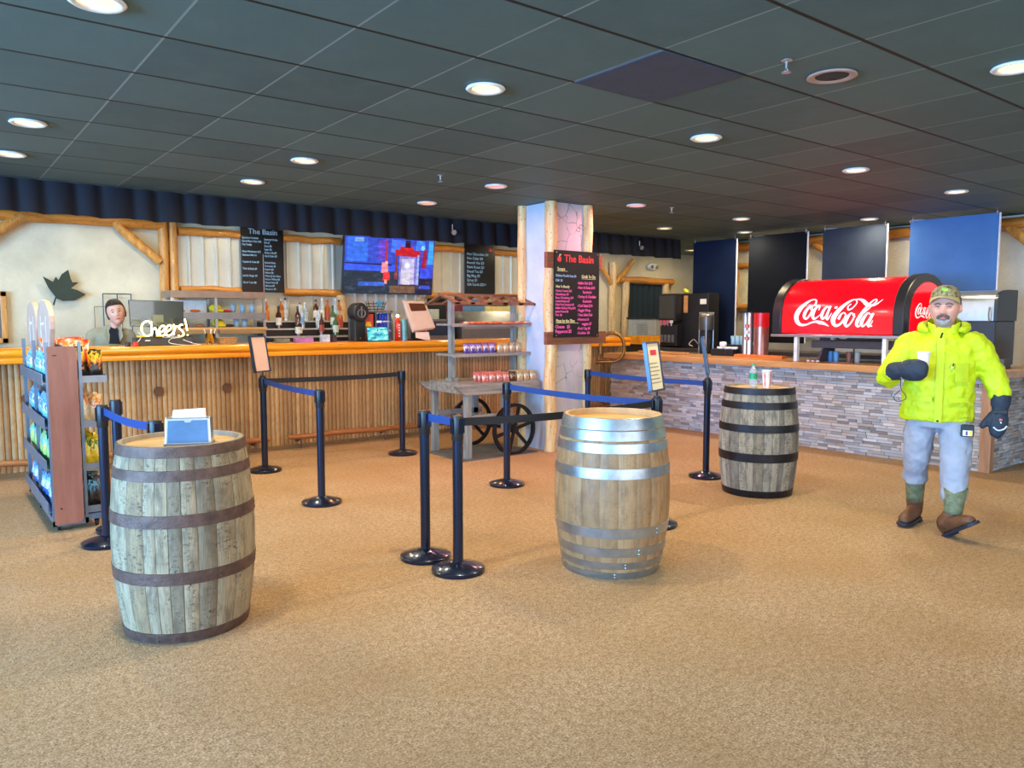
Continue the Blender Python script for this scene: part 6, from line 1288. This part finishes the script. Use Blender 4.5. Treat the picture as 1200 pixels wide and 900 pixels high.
def strip(m, x0, x1, z0, z1, off=.012, nx=6, nz=8):
    vs = []
    for k_ in (0, 1):
        for j in range(nz + 1):
            for i in range(nx + 1): x = x0 + (x1 - x0) * i / nx; z = z0 + (z1 - z0) * j / nz; vs.append((x, jf(x, z, off - .008 * k_), z))
    n = nx + 1; N = n * (nz + 1); fs = [(j * n + i, j * n + i + 1, (j + 1) * n + i + 1, (j + 1) * n + i) for j in range(nz) for i in range(nx)]
    bd = [(i, i + 1) for i in range(nx)] + [(nz * n + i + 1, nz * n + i) for i in range(nx)] + [((j + 1) * n, j * n) for j in range(nz)] + [(j * n + nx, (j + 1) * n + nx) for j in range(nz)]
    m.raw(vs, fs + [tuple(N + q for q in reversed(f)) for f in fs] + [(a, N + a, N + b, b) for a, b in bd])
m = MB(); strip(m, -.028, .018, .79, 1.37, .014); obj('zip_placket', m, M_jk, jk, smooth=True, auto=True)
m = MB(); strip(m, .055, .175, .93, .965, .018, 8, 2); strip(m, -.175, -.045, .93, .965, .018, 8, 2); obj('pocket_flap', m, M_jk, jk, smooth=True, auto=True)
m = MB(); strip(m, .085, .165, 1.07, 1.20, .014, 6, 5); obj('chest_pocket', m, plain('olive_yellow_pocket', rgb(182, 206, 14), .65), jk, smooth=True, auto=True)
m = MB(); m.tube([(.075, jf(.075, 1.2, .02), 1.20), (.07, jf(.07, 1.2, .024), 1.17)], .005, 6); m.tube([(.0, jf(0, 1.4, -.03), 1.405), (-.012, jf(0, 1.3, .006), 1.36)], .006, 6); m.ball((-.006, jf(0, .8, .02), .80), .008, 8); obj('zip_pulls', m, M_black, jk)
m = MB(); m.ball((.068, jf(.07, 1.2, .026), 1.17), .012, 8, (.8, .4, 1.1)); obj('pull_tab', m, plain('pale_green_tab', rgb(200, 226, 150), .5), jk, smooth=True)
m = MB(); 
for i in range(6): m.ball((.13 + .009 * i, jf(.13 + .009 * i, .82, .014), .823 + .001 * i), .004, 6, (1.1, .4, .6))
obj('small_lettering', m, M_black, jk)
# trousers
M_tr = plain('light_grey_trousers', rgb(152, 162, 180), .75, 0, .06, 6, .15, 120)
m = MB()
rings_path(m, [(-.01, .02, .74, .19, .135), (-.01, .02, .84, .195, .14), (-.01, .02, .92, .18, .13)], 28)
rings_path(m, [(-.095, .02, .84, .095, .115), (-.115, .03, .68, .098, .105), (-.125, .05, .50, .088, .092), (-.132, .10, .40, .080, .086), (-.132, .125, .325, .088, .094)], 22)
rings_path(m, [(.085, .02, .84, .10, .115), (.11, -.03, .68, .105, .105), (.115, -.09, .50, .094, .095), (.112, -.12, .36, .084, .085), (.115, -.145, .28, .080, .084), (.12, -.155, .25, .07, .072)], 22)
tr = obj('trousers', m, M_tr, man, smooth=True); remesh(tr, .011, 2, .026, .07, 'trouser_folds')
m = MB(); m.ball((-.205, .04, .535), .03, 10, (.45, .8, 1.1)); obj('knee_patch', m, plain('worn_cream_patch', rgb(206, 200, 180), .8, bump=.5), tr, smooth=True)
# boots
M_brl = plain('brown_boot_leather', rgb(98, 64, 42), .5, 0, .3, 14, .2, 60); M_grn = plain('green_boot_shaft', rgb(112, 122, 92), .6, 0, .4, 22, .5, 60); M_sole = plain('dark_blue_sole', rgb(26, 36, 56), .5, bump=.5, bscale=80)
def boot(loc, yaw, pitch, lab, top, flare, roll=0):
    bt = bpy.data.objects.new('boot', None); bt.empty_display_size = .05; link(bt, man, loc); bt['label'] = lab
    B = Matrix.Rotation(yaw, 4, 'Z') @ Matrix.Rotation(pitch, 4, 'X') @ Matrix.Rotation(roll, 4, 'Y') @ Matrix.Diagonal((.93, .93, .93, 1))
    m = MB(); m.M = B   # foot: heel at y=0, toe at y=-.29
    prof = [(.062, .0, .06, .030, .05), (.045, .0, .07, .046, .07), (.0, .0, .082, .050, .082), (-.05, .0, .074, .049, .072), (-.10, 0, .058, .050, .054), (-.16, 0, .054, .053, .049), (-.21, 0, .048, .052, .042), (-.25, 0, .042, .042, .034), (-.272, 0, .036, .022, .022)]
    rings = [[(x_ + rx * cos(2 * PI * j / 20), y, z + max(-z + .022, rz_ * sin(2 * PI * j / 20))) for j in range(20)] for y, x_, z, rx, rz_ in prof]; m.loft(rings)
    f_ = obj('foot', m, M_brl, bt, smooth=True); f_.modifiers.new('sub', 'SUBSURF').render_levels = 1
    m = MB(); m.M = B; out = [(.050, -.02), (.054, -.12), (.060, -.19), (.052, -.25), (.028, -.285), (0, -.292)]; out = out + [(-x, y) for x, y in out[::-1][1:]] + [(-.052, .02), (-.036, .062), (.036, .062), (.052, .02)]
    m.prism(out, 0.0, .024); m.prism([(.050, -.02), (.050, .055), (-.050, .055), (-.050, -.02)], -.014, .0); obj('sole', m, M_sole, bt, bevel=.004)
    m = MB(); n = 20; rings = []; tz = top - loc[2]
    for i in range(7):
        u = i / 6; z = .15 + (tz - .15) * u; bx, by = (flare[0] * (.3 + .7 * u), flare[1] * (.3 + .7 * u)); r = .060 + .016 * u
        rings.append([(bx + r * cos(2 * PI * j / n) * .95, by + r * 1.1 * sin(2 * PI * j / n) - .005, z + (.035 * (abs(cos(2 * PI * j / n)) ** 2 - .5) if i == 6 else 0)) for j in range(n)])
    base = B @ Vector((0, 0, .09)); low = [[(base.x * k_ + (flare[0] * .3) * (1 - k_) + r_ * cos(2 * PI * j / n), base.y * k_ + flare[1] * .3 * (1 - k_) + r_ * 1.12 * sin(2 * PI * j / n), z_) for j in range(n)] for k_, r_, z_ in ((1, .050, base.z - .03), (.8, .054, base.z + .01), (.3, .057, .135), (0, .060, .152))]
    mv = MB(); mv.loft(low); obj('vamp', mv, M_brl, bt, smooth=True)
    m.loft(rings); obj('shaft', m, M_grn, bt, smooth=True)
    return bt
boot((-.127, .175, .014), math.radians(-16), math.radians(0), 'right boot flat on the floor', .375, (-.005, -.045))
boot((.112, -.185, .024), math.radians(38), math.radians(-30), 'left boot resting on its heel with the dark sole showing', .33, (.008, .025), math.radians(-16))
m = MB(); m.M = Matrix.Translation((.09, -.17, .0)); m.raw([(.06, -.03, .29), (.1, -.0, .27), (.115, -.01, .365), (.055, .05, .27), (.085, -.03, .26)], [(0, 1, 2), (1, 3, 2), (0, 4, 1)]); o_ = obj('pull_strap', m, M_grn, man, smooth=False)
# mittens
M_mit = plain('navy_mitten', rgb(30, 44, 62), .7, 0, .15, 20, .3, 90); M_ref = plain('reflective_piping', rgb(206, 216, 224), .4)
mr = bpy.data.objects.new('mitten', None); link(mr, man, (0, 0, 0)); mr['label'] = 'right mitten wrapped around the cup'
m = MB(); rings_path(m, [(-.30, -.19, 1.13, .062, .058), (-.265, -.225, 1.142, .064, .058), (-.235, -.245, 1.148, .060, .056), (-.195, -.268, 1.152, .072, .060), (-.15, -.29, 1.154, .078, .060), (-.108, -.312, 1.154, .068, .050), (-.080, -.325, 1.152, .040, .028)], 18)
rings_path(m, [(-.19, -.25, 1.17, .03, .03), (-.15, -.235, 1.19, .027, .028), (-.115, -.225, 1.20, .024, .024), (-.085, -.23, 1.195, .015, .016)], 12)
sh_ = obj('shell', m, M_mit, mr, smooth=True); remesh(sh_, .007, 2, .01, .04, 'mitten_folds')
m = MB(); pts = [(-.232 + .004 * cos(a * PI / 10), -.245 + .058 * cos(a * PI / 10), 1.15 + .06 * sin(a * PI / 10)) for a in range(21)]; m.tube(pts, .005, 6); obj('piping', m, M_ref, mr, smooth=True)
m = MB(); m.tube(catmull([(-.24, -.23, 1.09), (-.235, -.25, 1.02), (-.20, -.25, .96), (-.25, -.25, .93), (-.28, -.24, .96), (-.24, -.25, 1.01)], 6), .0028, 6); obj('wrist_cord', m, M_black, mr, smooth=True)
ml = bpy.data.objects.new('mitten', None); link(ml, man, (0, 0, 0)); ml['label'] = 'left mitten hanging open'
m = MB(); rings_path(m, [(.366, -.035, .985, .060, .054), (.364, -.045, .925, .058, .052), (.361, -.05, .885, .048, .043), (.358, -.065, .84, .054, .043), (.355, -.08, .785, .056, .040), (.345, -.09, .735, .046, .034), (.332, -.095, .705, .026, .022)], 18)
rings_path(m, [(.325, -.06, .86, .028, .028), (.298, -.07, .82, .025, .025), (.272, -.08, .785, .023, .023), (.255, -.085, .76, .012, .014)], 12)
sh_ = obj('shell', m, M_mit, ml, smooth=True); remesh(sh_, .007, 2, .01, .04, 'mitten_folds2')
m = MB(); m.tube(catmull([(.325, -.124, .775), (.352, -.130, .755), (.385, -.126, .765), (.402, -.115, .785)], 5), .0055, 6); obj('piping', m, M_ref, ml, smooth=True)
m = MB(); m.bb(.325, .40, -.106, -.098, .865, .89); obj('buckle_strap', m, M_black, ml, bevel=.003)
m = MB(); m.ball((.366, -.114, .825), .011, 8, (1, .4, 1)); obj('red_badge', m, plain('coral_badge', rgb(224, 112, 104), .5), ml, smooth=True)
m = MB(); m.ball((.366, -.114, .805), .007, 8, (1, .4, 1.6)); obj('pale_badge', m, M_ref, ml, smooth=True)
# belt pouch with badge
m = MB(); m.bb(.135, .215, -.155, -.135, .70, .785); pb = obj('belt_pouch', m, M_black, man, bevel=.01); m = MB(); m.bb(.148, .205, -.1575, -.155, .708, .745); obj('badge_card', m, M_white, pb); m = MB(); m.bb(.187, .203, -.159, -.1575, .710, .743); obj('yellow_mark', m, plain('badge_yellow', rgb(240, 200, 60), .5), pb); m = MB(); m.bb(.165, .178, -.159, -.1575, .712, .74); obj('blue_mark', m, plain('badge_blue', rgb(60, 80, 120), .5), pb)
# white cup held
A_ = man.matrix_basis if False else (Matrix.Translation(man.location) @ Matrix.Rotation(math.radians(-66.7), 4, 'Z'))
cpos = A_ @ Vector((-.105, -.272, 1.15)); cup = thing('coffee_cup', 'white paper coffee cup held in the mitten of the man in yellow', 'cup', tuple(cpos))
m = MB(); m.lathe([(.001, 0), (.029, 0), (.040, .118), (.043, .12), (.042, .125), (.038, .12), (.027, .008), (.001, .008)], n=24, cap=False); obj('cup_body', m, M_white, cup, smooth=True, auto=True)
m = MB(); m.lathe([(.001, .1215), (.040, .1215), (.0435, .124), (.0425, .13), (.034, .132), (.001, .128)], n=24, cap=False); obj('lid', m, M_white, cup, smooth=True, auto=True)

# ---- bartender
bt = thing('person', 'dark-haired woman in khaki shirt over black top leaning out behind the register monitor', 'person', (1.68, 9.32, 0), math.radians(-10))
BH = Vector((.045, -.10, 1.570)); BW, BDp, BHH = .086, .105, .137
TB = Matrix.Translation(BH) @ Matrix.Rotation(math.radians(-12), 4, 'Y') @ Matrix.Rotation(math.radians(2), 4, 'Z')
m = MB(); m.M = TB; head(m, BW, BDp, BHH, .8, .26, 34, 44); m.M = Matrix.Translation((0, 0, .045))
rings_path(m, [(.0, .0, 1.28, .10, .08), (.02, -.03, 1.36, .058, .058), (.035, -.05, 1.42, .05, .052), (.042, -.065, 1.50, .05, .05)], 16)
rings_path(m, [(.0, .02, .80, .13, .10), (-.01, .02, 1.0, .115, .09), (-.01, .0, 1.18, .125, .085), (.0, -.01, 1.28, .09, .06), (.01, -.02, 1.34, .05, .045)], 18)
for s in (-1, 1):
    rings_path(m, [(s * .10 - .01, 0, 1.28, .036, .036), (s * .165 - .01, 0, 1.25, .038, .038), (s * .20 - .01, .02, 1.10, .036, .036), (s * .21 - .01, .03, .96, .034, .034), (s * .20, .0, .80, .026, .026)], 12)
    hand(m, (s * .20, .0, .80), (0, -.1, -1), (-s * .4, -.3, -.5), (0, -1, 0), .85, .3)
    rings_path(m, [(s * .08, .02, .86, .08, .085), (s * .09, .02, .5, .055, .06), (s * .09, .02, .1, .038, .045), (s * .09, -.02, .04, .04, .075)], 14)
b2 = obj('body', m, M_skin2, bt, smooth=True); remesh(b2, .006, 1)
HW, HD, HH = BW, BDp, BHH
m = MB(); m.M = TB
for s in (-1, 1): m.tube([(s * x, face_y(HW, HD, HH, x, z, .26) - .007, z) for x, z in ((.014, .030), (.030, .037), (.051, .030))], [.002, .0035, .0015], 6)
obj('eyebrows', m, plain('dark_brow', rgb(44, 30, 26), .8), bt, smooth=True)
for s in (-1, 1):
    ey = face_y(HW, HD, HH, .033, .007, .26) + .008; m = MB(); m.M = TB; m.ball((s * .033, ey + .002, .007), .0115, 10, (1.1, .8, .55)); e_ = obj('eye', m, M_white, bt, smooth=True)
    m = MB(); m.M = TB; m.ball((s * .033, ey - .0055, .007), .006, 8, (1, .5, 1)); obj('iris', m, plain('dark_iris', rgb(34, 24, 20), .3), e_, smooth=True)
    m = MB(); m.M = TB; m.tube([(s * .033 + d, ey - .0088 + abs(d) * .3, .0135 - abs(d) * .22) for d in (-.013, -.006, 0, .006, .013)], .0022, 6); obj('eyelashes', m, MATS['dark_brow'], e_, smooth=True)
m = MB(); m.M = TB; m.tube([(x, face_y(HW, HD, HH, x, -.067, .26) - .008 + abs(x) * .15, -.065) for x in (-.022, -.011, 0, .011, .022)], [.0015, .0045, .005, .0045, .0015], 8); obj('lips', m, plain('rose_lips', rgb(170, 84, 84), .45), bt, smooth=True)
m = MB(); m.M = TB; rings = []
for i in range(1, 13):
    th = PI * .66 * i / 12; z = .142 * cos(th) + .008; ring = []
    for j in range(28):
        a = 2 * PI * j / 28; fr = max(0, -sin(a)); hl = .062 + .02 * fr; lift = 1 if z > hl else (1 - .6 * fr ** 1.1 * min(1, (hl - z) / .02))
        ring.append((.0985 * sin(th) ** .8 * cos(a), .012 + (.124 * lift) * sin(th) ** .8 * sin(a), z))
    rings.append(ring)
m.loft(rings); obj('hair', m, plain('black_brown_hair', rgb(34, 24, 20), .5, 0, .4, 30, .7, 160), bt, smooth=True)
m = MB(); m.M = TB; m.ball((0, .135, .0), .05, 12); obj('hair_bun', m, MATS['black_brown_hair'], bt, smooth=True)
UPM = Matrix.Translation((0, 0, .045))
M_kh = plain('khaki_shirt', rgb(158, 152, 124), .8, 0, .1, 10, .2, 80)
m = MB(); m.M = UPM; rings_path(m, [(-.01, .02, .78, .16, .12), (-.01, .02, 1.0, .14, .11), (-.01, .0, 1.2, .165, .115), (.0, .0, 1.30, .155, .095), (.005, -.005, 1.35, .09, .07), (.01, -.01, 1.375, .065, .055)], 24)
for s in (-1, 1): rings_path(m, [(s * .10, 0, 1.30, .066, .06), (s * .18 - .01, 0, 1.275, .062, .06), (s * .21 - .01, .01, 1.12, .056, .055), (s * .215 - .01, .03, .96, .05, .05), (s * .205, .01, .83, .042, .04)], 16)
sh2 = obj('shirt', m, M_kh, bt, smooth=True); remesh(sh2, .011, 2, .018, .06, 'shirt_folds')
m = MB(); m.M = UPM; m.raw([(-.035, -.125, 1.19), (.075, -.125, 1.19), (.065, -.10, 1.34), (.04, -.075, 1.385), (.0, -.075, 1.385), (-.03, -.10, 1.34), (-.035, -.08, 1.19), (.075, -.08, 1.19), (.065, -.04, 1.34), (.04, -.03, 1.385), (0, -.03, 1.385), (-.03, -.04, 1.34)], [(0, 1, 2, 3, 4, 5), (11, 10, 9, 8, 7, 6), (0, 6, 7, 1), (1, 7, 8, 2), (2, 8, 9, 3), (3, 9, 10, 4), (4, 10, 11, 5), (5, 11, 6, 0)]); obj('black_top', m, plain('black_knit', rgb(20, 20, 24), .8), bt, bevel=.008)
for s in (-1, 1):
    m = MB(); m.M = UPM; m.raw([(.02 + s * .05, -.128, 1.21), (.02 + s * .085, -.118, 1.27), (.02 + s * .07, -.075, 1.385), (.02 + s * .035, -.08, 1.39)], [(0, 1, 2, 3)]); o_ = obj('collar', m, M_kh, sh2); s_ = o_.modifiers.new('thick', 'SOLIDIFY'); s_.thickness = .006
m = MB(); 
for s in (-1, 1): rings_path(m, [(s * .075, .02, .84, .09, .1), (s * .09, .02, .5, .075, .08), (s * .09, .02, .08, .06, .065)], 16)
obj('trousers', m, plain('dark_trousers', rgb(40, 40, 46), .8), bt, smooth=True)
for s in (-1, 1):
    m = MB(); m.ball((s * .09, -.04, .04), .055, 12, (.8, 2.0, .72)); obj('shoe', m, M_black, bt, smooth=True)
